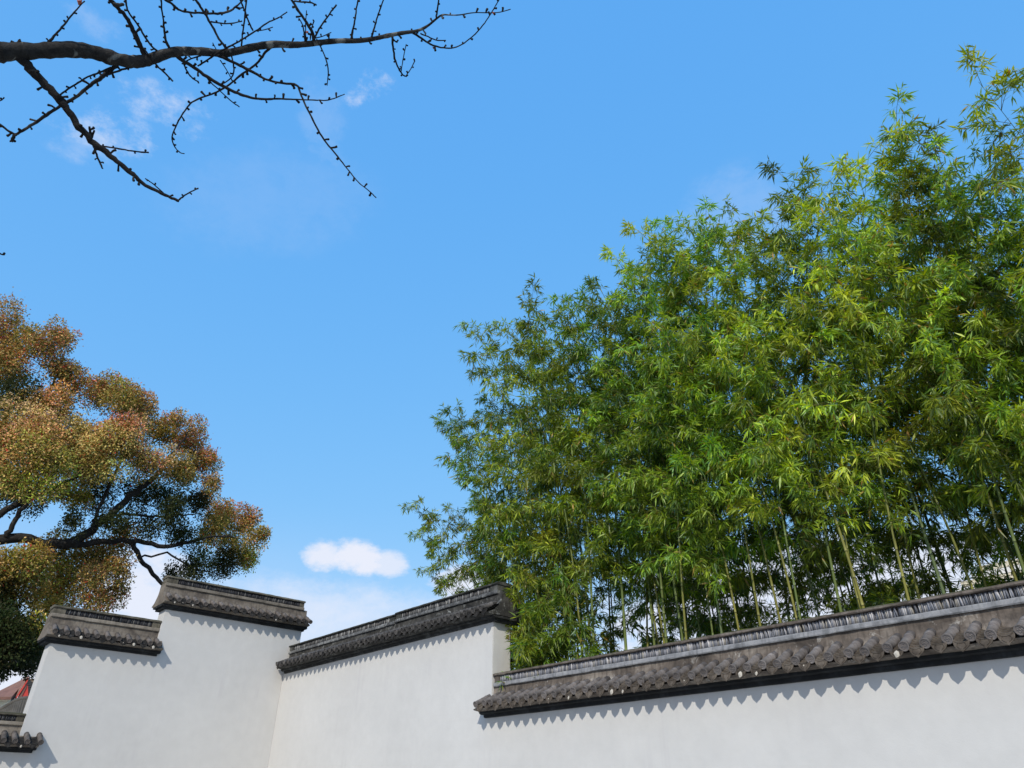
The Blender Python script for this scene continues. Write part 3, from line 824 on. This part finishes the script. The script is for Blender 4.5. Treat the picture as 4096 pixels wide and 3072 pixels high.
BAMBOO_PAL = np.array([(0.120, 0.205, 0.016), (0.170, 0.260, 0.018), (0.080, 0.160, 0.024), (0.215, 0.290, 0.024), (0.105, 0.190, 0.055)])
def bamboo_variant(seed, h, clear, arch, lmax=1.25, leafscale=1.0, dens=1.0, bright=1.0, yellow=0.02, culm_col=(0.16, 0.20, 0.06), r0=0.026):
    """one bamboo of height h; foliage starts at clear; the top arches by `arch` metres towards +x"""
    rng = np.random.default_rng(seed)
    def path(z):
        t = np.asarray(z)/h
        x = arch*np.maximum(0, t-0.25)**2.2*1.9 + 0.02*h*t*rng_l
        zz = np.asarray(z) - 0.42*abs(arch)*np.maximum(0, t-0.35)**2.6*2.0
        return np.stack([x, 0.03*np.sin(t*5+seed), zz], -1)
    rng_l = rng.uniform(-1, 1)
    # culm with swollen nodes
    zs = [0.0]; 
    while zs[-1] < h: zs.append(zs[-1] + 0.20 + 0.16*math.sin(min(1, zs[-1]/h)*math.pi)*rng.uniform(0.85, 1.15))
    zs = np.array(zs[:-1])
    rad = lambda z: r0*np.clip(1-(z/h), 0.02, 1)**1.05 + 0.002
    cz = []; cr = []; cc = []
    base = np.array(culm_col)
    for z in zs:
        tt = min(1.0, z/h*1.7); c = (base*(1-tt) + np.array([0.075, 0.115, 0.035])*tt)*rng.uniform(0.85, 1.15)  # greener and darker with height: shade of the foliage put into the culm colour
        for dz, k, col in ((-0.016, 1.0, c), (-0.006, 1.05, c*0.45), (0.002, 1.13, c*0.35), (0.010, 1.03, c*1.3+0.035), (0.05, 1.0, c*1.1+0.006), (0.11, 1.0, c)):
            if z+dz < 0: continue
            cz.append(z+dz); cr.append(rad(z)*k); cc.append(col)
    o = np.argsort(cz); cz = np.array(cz)[o]; cr = np.array(cr)[o]; cc = np.array(cc)[o]
    V, Q = tube_np(path(cz), cr, 8, cap=False)
    culm = np_mesh('culm', V, np.array(Q), np.repeat(cc, 8, 0), True)
    # branches
    g = Geo(); LP = []; LD = []; LF = []
    az = rng.uniform(0, 6.28)
    for z in zs:
        if z < clear: continue
        t = (z-clear)/(h-clear)
        env = (0.6+0.4*min(1, t*3.0))*(1-0.62*max(0, t-0.3)/0.7)
        az += math.pi + rng.normal(0, 0.35)
        p0 = path(z)
        for k in range(2 if t < 0.9 else 1):
            a = az + (k-0.5)*1.0 + rng.normal(0, 0.25)
            Lb = lmax*env*rng.uniform(0.6, 1.15)*(1 if k == 0 else 0.75)
            bf = (rng.uniform(0.55, 1.55), rng.uniform(0.0, 1.0))
            el = rng.uniform(0.35, 0.85) if t < 0.75 else rng.uniform(0.7, 1.2)
            d = np.array([math.cos(a)*math.cos(el), math.sin(a)*math.cos(el), math.sin(el)])
            s = np.linspace(0, 1, 6)[:, None]
            B = p0 + d*Lb*s + np.array([0, 0, -1.0])*(0.42*Lb*s**2.2)
            V, Q = tube_np(B, np.linspace(0.0045, 0.0012, 6), 3, False); g.add(V, Q)
            m = max(8, int(28*dens*Lb))
            for u in np.sort(rng.uniform(0.18, 1.0, m)):
                i = min(4, int(u*5)); f = u*5-i
                c = B[i]*(1-f)+B[i+1]*f
                tang = B[i+1]-B[i]; tang /= np.linalg.norm(tang)
                bd = unit(tang*0.8 + rng.normal(0, 0.75, 3) + np.array([0, 0, -0.1]))
                bl = rng.uniform(0.06, 0.26)*(1.1-0.4*u)
                e = c + bd*bl + np.array([0, 0, -0.15*bl])
                V, Q = tube_np(np.array([c, e]), [0.0016, 0.0009], 3, False); g.add(V, Q)
                nl = rng.integers(4, 9)
                for w in range(nl):
                    q = e - bd*bl*rng.uniform(0, 0.55)
                    LF.append(bf); LP.append(q); LD.append(bd*0.75 + rng.normal(0, 0.55, 3) + np.array([0, 0, -0.38]))
    # leafy leader at the top
    LP = np.array(LP); LD = np.array(LD); n = len(LP)
    L = rng.uniform(0.105, 0.195, n)*leafscale; Wd = L*rng.uniform(0.13, 0.19, n)
    col = BAMBOO_PAL[rng.integers(0, len(BAMBOO_PAL), n)]*rng.uniform(0.7, 1.3, n)[:, None]*bright
    LF = np.array(LF)
    col = col*LF[:, :1]
    yl = np.clip(LF[:, 1:]-0.45, 0, 1)
    col = col*(1-yl*0.8) + yl*0.8*np.array([0.29, 0.33, 0.035])*rng.uniform(0.7, 1.2, (n, 1))*bright
    dry = rng.random(n) < yellow
    col[dry] = np.array([0.34, 0.25, 0.06])*rng.uniform(0.7, 1.2, dry.sum())[:, None]
    V, Tq, C = leaf_blades(LP, LD, L, Wd, rng, col)
    fol = np_mesh('foliage', V, Tq, C)
    br = g.mesh('branches')
    culm.materials.append(M['culm']); br.materials.append(M['bamboo_twig']); fol.materials.append(M['bamboo_leaf'])
    return culm, br, fol, n

GREEN = (0.15, 0.175, 0.04); YEL = (0.36, 0.29, 0.05); GREY = (0.13, 0.165, 0.095); OCH = (0.36, 0.22, 0.05)
VAR = {}
def variant(key, **kw):
    VAR[key] = bamboo_variant(**kw)
specs = []
for i in range(6):
    variant(('front', i), seed=100+i, h=10.7+0.25*(i % 3), clear=4.5+0.3*(i % 4), arch=(0.7, 1.2, 0.4, 1.5, 0.9, 0.3)[i], lmax=1.5, dens=1.0,
            bright=(1.0, 1.45, 0.85, 1.6, 0.95, 1.35)[i], yellow=(0.015, 0.04, 0.01, 0.05, 0.02, 0.03)[i], culm_col=(GREEN, YEL, GREEN, YEL, GREY, GREEN)[i], r0=(0.030, 0.027, 0.034, 0.024, 0.031, 0.022)[i])
for i in range(3):
    variant(('back', i), seed=200+i, h=10.9, clear=2.5+0.6*i, arch=0.5, lmax=1.3, dens=0.95, bright=0.9, culm_col=(GREEN, GREY, GREEN)[i], r0=0.026)
for i in range(3):
    variant(('arch', i), seed=300+i, h=(10.4, 9.4, 10.8)[i], clear=(4.6, 4.2, 5.0)[i], arch=(2.6, 3.3, 1.8)[i], lmax=1.2, dens=1.05, bright=(0.95, 1.1, 0.95)[i], yellow=0.05, culm_col=(GREEN, GREEN, GREY)[i], r0=0.024)
for i in range(3):
    variant(('low', i), seed=400+i, h=(5.4, 4.6, 6.3)[i], clear=(1.9, 1.7, 2.6)[i], arch=(0.9, 0.6, 0.8)[i], lmax=0.95, dens=1.15, leafscale=1.05, bright=1.05, yellow=0.05, culm_col=(YEL, GREEN, YEL)[i], r0=0.014)

def place_bamboo(key, x, y, rz, s=1.0, label=None, group=None):
    c, b, f, n = VAR[key]
    root = empty('bamboo', (x, y, 0), rz)
    root.scale = (s, s, s)
    tag(root, label, 'bamboo', group)
    link('culm', c, None, root); link('branches', b, None, root, kind='stuff'); link('foliage', f, None, root, kind='stuff')
    return root
rb = random.Random(77)
HX = [-12, -10, -8.1, -6.5, -5.3, -3.4, -2.2, -1.4, -0.9, 0.0, 1.0, 3.0]
HZ = [9.8, 10.8, 11.4, 10.7, 10.4, 10.7, 10.4, 9.4, 9.0, 10.0, 10.4, 10.4]
def top_at(x): return float(np.interp(x, HX, HZ))
GF = 'leafy bamboo along the wall'; GB = 'bamboo deep in the grove'
LAB = {0: 'tall bamboo with a green culm in the front row above the wall', 1: 'tall bamboo with a yellowish culm and fresh yellow-green leaves behind the wall',
       2: 'tall bamboo with a thick green culm in the front row', 3: 'tall bamboo with a straw-yellow culm and pale leaf sprays', 4: 'tall bamboo with a grey-green culm just behind the coping',
       5: 'tall bamboo with a slender green culm just behind the coping'}
x = -9.2; i = 0
while x < 1.6:
    k = rb.choice((0, 2, 4, 2, 0, 5, 1)) if x < -6.2 else rb.choice((1, 3, 5, 1, 3, 5, 0, 4))
    place_bamboo(('front', k), x + rb.uniform(-.12, .12), rb.uniform(8.9, 9.9), rb.uniform(-2.9, -0.2), top_at(x)/(10.7+0.25*(k % 3))*rb.uniform(0.95, 1.03), LAB[k], GF)
    x += rb.uniform(0.24, 0.34); i += 1
for row, (ya, yb) in enumerate(((9.9, 10.9), (10.9, 12.2), (12.3, 13.6))):
    x = -9.6
    while x < 2.2:
        k = rb.randrange(3)
        if row == 0 and rb.random() < 0.5: key = ('front', rb.randrange(6))
        else: key = ('back', k)
        place_bamboo(key, x + rb.uniform(-.2, .2), rb.uniform(ya, yb), rb.uniform(0, 6.28), top_at(x*0.92)/10.9*rb.uniform(0.92, 1.03), ('back', 0) == key and 'bamboo deep in the grove with a green culm, mostly hidden by the front row' or ('back', 1) == key and 'bamboo deep in the grove with a grey-green culm, mostly hidden by the front row' or key[0] == 'front' and 'bamboo in the second row of the grove' or 'bamboo deep in the grove with bare lower culm', GB)
        x += rb.uniform(0.52, 0.76)
for (x, y, rz, k, s) in [(-10.0, 9.4, 3.3, 0, 1.0), (-10.3, 10.2, 3.0, 1, 0.98), (-10.2, 11.0, 2.8, 2, 1.0), (-10.6, 9.7, 3.5, 1, 0.90), (-9.8, 9.0, 3.7, 2, 0.9), (-10.7, 10.6, 3.2, 0, 0.86), (-10.3, 9.2, 3.4, 1, 0.80),
                         (-10.1, 9.9, 3.1, 1, 0.74), (-10.5, 10.0, 3.6, 0, 0.76), (-9.9, 10.5, 3.3, 2, 0.92), (-10.4, 9.5, 3.0, 0, 0.70), (-10.0, 9.1, 3.5, 1, 0.68), (-9.7, 9.6, 3.2, 2, 1.0)]:
    place_bamboo(('arch', k), x, y, rz, s, 'bamboo arching far out over the soot-black coping of the taller wall', 'bamboo arching outwards at the end of the grove')
for (x, y, rz, k, s) in [(-9.05, 8.85, -1.6, 0, 1.0), (-8.75, 8.95, -1.2, 1, 1.05), (-8.95, 9.35, -2.0, 2, 1.0), (-8.35, 8.9, -1.0, 0, 0.95), (-7.9, 9.0, -2.2, 1, 0.95), (-8.95, 8.8, -1.3, 1, 0.92), (-8.85, 8.8, -1.8, 1, 0.85), (-9.0, 9.1, -1.5, 0, 0.9)]:
    place_bamboo(('low', k), x, y, rz, s, 'short bushy bamboo in the corner beside the end of the taller wall', 'short bamboo by the step of the wall')

# ------------------------------------------------------------------ broad-leaved trees behind the left wall
RUST = (0.42, 0.205, 0.085); TAN = (0.72, 0.50, 0.19); PINK = (0.66, 0.37, 0.19); OLIVE = (0.30, 0.235, 0.05); YG = (0.48, 0.44, 0.08)
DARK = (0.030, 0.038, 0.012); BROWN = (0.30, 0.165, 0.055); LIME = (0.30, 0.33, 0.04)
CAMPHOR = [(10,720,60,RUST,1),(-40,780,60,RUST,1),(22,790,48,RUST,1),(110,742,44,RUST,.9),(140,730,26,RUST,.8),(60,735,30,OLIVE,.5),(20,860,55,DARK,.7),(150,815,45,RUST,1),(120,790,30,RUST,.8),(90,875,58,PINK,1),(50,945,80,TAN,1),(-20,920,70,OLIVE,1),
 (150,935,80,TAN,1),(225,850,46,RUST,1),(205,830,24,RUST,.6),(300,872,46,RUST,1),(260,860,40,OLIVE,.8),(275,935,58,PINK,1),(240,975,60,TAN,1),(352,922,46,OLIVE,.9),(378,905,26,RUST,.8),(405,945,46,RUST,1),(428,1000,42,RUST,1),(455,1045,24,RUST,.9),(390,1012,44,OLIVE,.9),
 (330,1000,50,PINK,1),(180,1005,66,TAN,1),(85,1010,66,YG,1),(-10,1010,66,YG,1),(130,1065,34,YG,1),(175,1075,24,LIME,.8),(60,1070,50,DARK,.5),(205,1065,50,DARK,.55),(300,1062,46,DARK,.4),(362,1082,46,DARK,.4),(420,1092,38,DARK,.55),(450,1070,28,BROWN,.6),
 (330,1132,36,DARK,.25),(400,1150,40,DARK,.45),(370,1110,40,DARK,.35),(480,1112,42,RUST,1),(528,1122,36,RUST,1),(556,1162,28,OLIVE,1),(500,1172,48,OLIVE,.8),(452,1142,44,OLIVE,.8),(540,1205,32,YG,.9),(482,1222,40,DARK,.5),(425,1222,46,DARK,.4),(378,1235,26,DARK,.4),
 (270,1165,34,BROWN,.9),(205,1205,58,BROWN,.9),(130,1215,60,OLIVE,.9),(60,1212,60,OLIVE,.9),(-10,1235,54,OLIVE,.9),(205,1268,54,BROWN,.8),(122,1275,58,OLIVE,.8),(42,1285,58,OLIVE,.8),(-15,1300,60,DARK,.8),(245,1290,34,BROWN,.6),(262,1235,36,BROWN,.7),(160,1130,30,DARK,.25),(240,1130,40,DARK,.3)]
def broadleaf(name, label, blobs, Xc, seed, trunk_px, limbs, leaf=0.070, dens=1.0, depth_jit=1.3):
    rng = np.random.default_rng(seed)
    P = []; C = []; N = []
    K = 4096/2212.0
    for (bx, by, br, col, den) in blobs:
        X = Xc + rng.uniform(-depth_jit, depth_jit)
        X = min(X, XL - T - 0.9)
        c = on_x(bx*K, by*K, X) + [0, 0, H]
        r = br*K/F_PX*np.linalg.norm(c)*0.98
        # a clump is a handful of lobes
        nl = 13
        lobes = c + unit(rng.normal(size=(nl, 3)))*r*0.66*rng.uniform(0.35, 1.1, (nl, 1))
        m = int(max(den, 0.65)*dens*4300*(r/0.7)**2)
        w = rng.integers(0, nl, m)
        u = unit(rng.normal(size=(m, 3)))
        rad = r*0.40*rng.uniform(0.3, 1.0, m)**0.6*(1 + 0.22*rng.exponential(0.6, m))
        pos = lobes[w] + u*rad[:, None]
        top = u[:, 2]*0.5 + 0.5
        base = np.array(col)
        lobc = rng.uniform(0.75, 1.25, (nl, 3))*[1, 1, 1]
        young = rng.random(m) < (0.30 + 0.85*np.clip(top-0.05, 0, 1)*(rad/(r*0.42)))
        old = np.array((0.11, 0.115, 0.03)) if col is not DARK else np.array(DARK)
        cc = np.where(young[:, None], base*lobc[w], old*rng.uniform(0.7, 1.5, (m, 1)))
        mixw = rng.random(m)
        if col is not DARK:
            cc[mixw < 0.17] = np.array(OLIVE)*rng.uniform(0.7, 1.4, (int((mixw < 0.17).sum()), 1))
            cc[mixw > 0.86] = np.array(TAN)*rng.uniform(0.6, 1.1, (int((mixw > 0.86).sum()), 1))
        red = rng.random(m) < 0.02*(1 if col is not DARK else 0)
        cc[red] = (0.45, 0.05, 0.03)
        P.append(pos); C.append(cc*rng.uniform(0.75, 1.3, (m, 1))); N.append(u)
    P = np.concatenate(P); C = np.concatenate(C); N = np.concatenate(N); n = len(P)
    L = rng.uniform(0.75, 1.25, n)*leaf
    D = unit(N*0.6 + rng.normal(0, 0.7, (n, 3)) + [0, 0, -0.1])
    S = unit(np.cross(D, rng.normal(size=(n, 3)) + N*0.5))
    a = P; b = P + D*L[:, None]*0.5 + S*L[:, None]*0.24; t = P + D*L[:, None]; c = P + D*L[:, None]*0.5 - S*L[:, None]*0.24
    V = np.stack([a, b, t, c], 1).reshape(-1, 3)
    o = np.arange(n)[:, None]*4
    Q = o + [0, 1, 2, 3]
    base = on_x(trunk_px[0]*K, trunk_px[1]*K, Xc); base[2] = 0
    root = empty(name, tuple(base))
    tag(root, label, 'tree')
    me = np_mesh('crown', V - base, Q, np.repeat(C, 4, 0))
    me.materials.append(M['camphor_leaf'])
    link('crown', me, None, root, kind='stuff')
    top = on_x(trunk_px[0]*K, trunk_px[1]*K, Xc) + [0, 0, H]
    g = Geo()
    tr = smooth_path(np.array([base+[0, 0, -.2], base*0.6+top*0.4+[0.1, .05, 0], top]), 2)
    V, Q = tube_np(tr - base, np.linspace(0.45, 0.30, len(tr)), 14); g.add(V, Q)
    link('trunk', g.mesh('trunk'), M['camphor_bark'], root)
    for pts in limbs:
        pp = []; rr = []
        for (x, y, w, dx) in pts:
            q = on_x(x*K, y*K, Xc+dx) + [0, 0, H]
            pp.append(q - base); rr.append(0.5*0.74*w*K/F_PX*np.linalg.norm(q))
        PR = smooth_path(np.hstack([np.array(pp), np.array(rr)[:, None]]), 2)
        PR[:, :3] += rng.normal(0, 0.02, (len(PR), 3))
        V, Q = tube_np(PR[:, :3], PR[:, 3], 9); g = Geo(); g.add(V, Q)
        link('limb', g.mesh('limb'), M['camphor_bark'], root)
    return n
nA = broadleaf('camphor_tree', 'broad evergreen tree with rust-orange and olive leaves rising behind the stepped wall', CAMPHOR, -21.0, 3, (-190, 1330),
  [[(-195,1330,40,0),(-80,1200,32,0),(0,1158,24,.3),(70,1165,22,.4),(145,1180,24,.5),(190,1150,20,.5),(240,1112,18,.5),(290,1065,15,.5),(330,1035,12,.4),(370,990,7,.2)],
   [(-90,1205,20,0),(0,1108,16,.4),(35,1090,14,.5),(90,1068,12,.5),(150,1040,8,.4),(200,1000,5,.3)],
   [(15,1158,12,.4),(30,1130,11,.5),(55,1090,10,.5),(75,1060,8,.5)],
   [(140,1180,16,.5),(210,1172,14,.5),(290,1165,12,.5),(350,1182,11,.6),(400,1172,9,.6),(450,1160,6,.6),(500,1160,4,.6)],
   [(285,1170,12,.5),(300,1205,11,.5),(330,1238,10,.4),(352,1262,9,.3),(375,1290,7,.2)],
   [(240,1112,8,.5),(300,1112,6,.5),(360,1118,5,.5),(420,1110,3,.4)],
   [(300,1205,5,.5),(370,1190,5,.5),(410,1230,4,.5),(470,1240,3,.5)],
   [(60,940,9,-.4),(90,880,8,-.4),(115,830,6,-.3),(130,790,4,-.2),(140,760,3,-.2)],
   [(-60,1150,18,-.3),(-20,1000,14,-.5),(20,880,10,-.5),(15,800,7,-.4),(10,740,4,-.4)],
   [(200,1130,8,.4),(260,1000,7,0),(300,900,5,-.2)], [(330,1035,8,.4),(390,960,5,.2),(410,930,3,.1)]])
nB = broadleaf('evergreen_tree', 'dark green evergreen tree low behind the lowest step of the wall', 
  [(30,1372,60,DARK,.9),(10,1412,52,DARK,1),(-30,1390,60,DARK,1),(72,1420,34,DARK,.8),(60,1395,44,DARK,.8),(82,1352,28,LIME,.9),(60,1362,22,LIME,.7),(95,1400,30,OLIVE,.7),(-20,1340,50,DARK,.8),(110,1310,24,OLIVE,.4)], -20.2, 9, (-120, 1440),
  [[(-120,1440,22,0),(-40,1420,16,0),(20,1400,10,0),(70,1370,5,0)], [(-60,1425,10,0),(10,1440,7,0),(60,1450,4,0)]], leaf=0.08)

# ------------------------------------------------------------------ far buildings
def frame_at(px, py, X, k):
    """point of a zoomed corner view (k photograph pixels per unit)"""
    return on_x(px*k, 2600+py*k, X) + [0, 0, H]
M['red'] = mat_plain('red_painted_board', (0.62, 0.07, 0.05), 0.55, 0.12, 3, 0.1)
M['brownroof'] = mat_plain('brown_roof', (0.22, 0.115, 0.085), 0.8, 0.2, 3)
M['cream'] = mat_plain('cream_render', (0.72, 0.66, 0.50), 0.85, 0.08, 1.5)
M['tanslat'] = mat_plain('tan_louvre', (0.36, 0.27, 0.19), 0.8, 0.2, 3)
M['greyroof'] = mat_plain('grey_roof_tile', (0.09, 0.085, 0.075), 0.85, 0.35, 3)
M['white'] = mat_plain('white_render', (0.75, 0.74, 0.71), 0.85, 0.06, 1.0)
def prism(name, pts, thick, mat, parent, base):
    """a flat outline (points on one plane) given thickness away from the eye"""
    bm = bmesh.new()
    d = np.array([-thick, 0, 0])
    a = [bm.verts.new(tuple(np.array(p)-base)) for p in pts]; b = [bm.verts.new(tuple(np.array(p)+d-base)) for p in pts]
    bm.faces.new(a); bm.faces.new(b[::-1])
    for i in range(len(a)):
        j = (i+1) % len(a); bm.faces.new((a[i], b[i], b[j], a[j]))
    return link(name, bm_mesh(name, bm), mat, parent)
def red_house():
    X = -33.0; k = 0.2845
    P = lambda x, y, dx=0: frame_at(x, y, X+dx, k)
    base = P(300, 800); base[2] = 0
    root = empty('gabled_house', tuple(base))
    tag(root, 'cream house with red gable boards and brown roof beyond the lowest step of the wall', 'house')
    g0 = lambda p: np.array([p[0], p[1], 0.0])
    # tall gable whose ridge end is hidden by the garden wall
    peak = P(402, 385); lf = P(170, 745)
    mid = P(412, 735); mt = P(412, 470)
    rf = mid + [0, 2.6, 0]; rp = peak + [0, 2.6, 0.0]
    prism('wall', [lf+[0, 0.2, -.02], rf, g0(rf), g0(lf+[0, .2, 0])], 7.0, M['cream'], root, base)
    prism('gable_panel', [peak-[0, .03, .16], lf+[0, 0.12, 0], mid-[0, .03, 0], mt-[0, .03, .05]], 0.2, M['red'], root, base)
    n = np.array([0, 0, 0.20]); o = np.array([0.06, 0, 0])
    prism('bargeboard', [peak+o, lf+o, lf+o-n*0.8, peak+o-n*0.8], 0.06, M['red'], root, base)
    o = np.array([0.03, 0, 0])
    prism('soffit_board', [peak+o-n*0.82, lf+o-n*0.82+[0, .05, 0], lf+o-n*1.4+[0, .14, 0], peak+o-n*1.7+[0, .03, 0]], 0.05, M['brownroof'], root, base)
    hgt = peak[2]-mid[2]
    for i in range(14):
        z0 = mid[2] + hgt*i/14
        bm = bmesh.new()
        y0 = mt[1]-base[1]-.05; box(bm, -0.45-base[0]+X, -0.25-base[0]+X, y0, y0+2.6, z0, z0+hgt/14*0.72)
        link('louvre_slat', bm_mesh('louvre_slat', bm), M['tanslat'], root)
    bm = bmesh.new(); y0 = mt[1]-base[1]-.05
    box(bm, -0.6-base[0]+X, -0.42-base[0]+X, y0, y0+2.6, mid[2], peak[2]-.02)
    link('louvre_back', bm_mesh('louvre_back', bm), M['greyroof'], root)
    bm = bmesh.new(); steps = 9
    for i in range(steps):
        a = peak + (lf-peak)*i/steps; b = peak + (lf-peak)*(i+1.06)/steps
        q = [a+[0.04, 0, 0.05], b+[0.04, 0, 0.08], b+[-7.2, 0, 0.08], a+[-7.2, 0, 0.05]]
        vs = [bm.verts.new(tuple(v-base)) for v in q] + [bm.verts.new(tuple(v-base-[0, 0, .045])) for v in q]
        for f in ((0,1,2,3),(7,6,5,4),(0,4,5,1),(1,5,6,2),(2,6,7,3),(3,7,4,0)): bm.faces.new([vs[j] for j in f])
    link('roof_slope', bm_mesh('roof_slope', bm), M['brownroof'], root)
    # lower wing to the left with a brown lean-to roof and banded cream wall
    a, b, c, d = P(-500, 690, -1), P(320, 478, -1), P(165, 655, .4), P(-500, 668, .4)
    bm = bmesh.new()
    b2 = P(320, 478, -1); a2 = b2 + (P(0, 570, -1)-b2)*3.0
    vs = [bm.verts.new(tuple(v-base)) for v in (a2, b2, c, d)] + [bm.verts.new(tuple(v-base-[0, 0, .1])) for v in (a2, b2, c, d)]
    for f in ((0,1,2,3),(7,6,5,4),(0,4,5,1),(1,5,6,2),(2,6,7,3),(3,7,4,0)): bm.faces.new([vs[j] for j in f])
    link('wing_roof', bm_mesh('wing_roof', bm), M['brownroof'], root)
    prism('fascia', [P(-500, 664, .3), P(165, 664, .3), P(150, 712, .3), P(-500, 705, .3)], 0.15, M['cream'], root, base)
    c0, c1 = P(-500, 712, .1), P(150, 720, .1)
    prism('wing_wall', [c0, c1, g0(c1), g0(c0)], 3.0, M['cream'], root, base)
red_house()

def grey_pavilion():
    """dark tiled roof corner just over the lowest coping"""
    X = -24.0; k = 0.2845
    P = lambda x, y, dx=0: frame_at(x, y, X+dx, k)
    base = P(250, 1000); base[2] = 0
    root = empty('tiled_shelter', tuple(base))
    tag(root, 'small dark grey tiled shelter roof peeping over the lowest coping', 'shelter')
    crest = [P(-260, 900), P(-60, 880), P(0, 850), P(60, 815), P(140, 770), P(220, 720), P(300, 695), P(400, 685), P(560, 680), P(760, 700)]
    g = Geo()
    V, Q = tube_np(smooth_path(np.array(crest)-base, 1), 0.07, 8); g.add(V, Q)
    link('ridge', g.mesh('ridge'), M['greyroof'], root)
    n = 26
    C = np.array(crest); s = np.linspace(0, len(C)-1.001, n)
    for i in range(n):
        j = int(s[i]); f = s[i]-j; c = C[j]*(1-f)+C[j+1]*f
        foot = c + np.array([1.0, -0.12, -0.75])
        mid = (c+foot)/2 + np.array([0.0, 0, -0.10])
        g = Geo(); V, Q = tube_np(smooth_path(np.array([c, mid, foot])-base, 1), 0.042, 7); g.add(V, Q)
        link('round_tile', g.mesh('round_tile'), M['greyroof'], root)
    bm = bmesh.new()
    rows = []
    for c in C:
        rows.append([bm.verts.new(tuple(v-base)) for v in (c+[-.9, 0, -.7], c+[0, 0, -.03], (c+c+[1.0, -.12, -.75])/2+[0, 0, -.13], c+[1.0, -.12, -.78])])
    for a, b in zip(rows, rows[1:]):
        for i in range(3): bm.faces.new((a[i], b[i], b[i+1], a[i+1]))
    link('roof_bed', bm_mesh('roof_bed', bm), M['greyroof'], root)
    bm = bmesh.new()
    lo = C[0]-base; hi = C[-1]-base
    box(bm, -0.6, 0.6, lo[1]+.2, hi[1]-.2, 0, min(lo[2], hi[2])-0.72)
    link('wall', bm_mesh('wall', bm), M['cream'], root)
grey_pavilion()

def white_house():
    """pale house seen in glimpses through the bamboo"""
    Y = 22.0
    p = on_y(3870, 2330, Y); p[2] -= 0.35
    root = empty('white_house', (p[0], Y, 0))
    tag(root, 'pale rendered house glimpsed between bamboo culms behind the wall', 'house')
    z = p[2] + H
    bm = bmesh.new(); box(bm, -0.6, 1.8, 0, 5, 0, z-0.1)
    link('wall', bm_mesh('wall', bm), M['white'], root)
    for i in range(5):
        bm = bmesh.new(); box(bm, -0.75+0.3*i, 1.95, -0.12+0.02*i, 5.1, z-0.08+0.16*i, z+0.06+0.16*i)
        link('roof_course', bm_mesh('roof_course', bm), M['white' if i % 2 else 'cream'], root)
white_house()
print('leaves camphor', nA, nB, 'bamboo', {k: v[3] for k, v in VAR.items()})
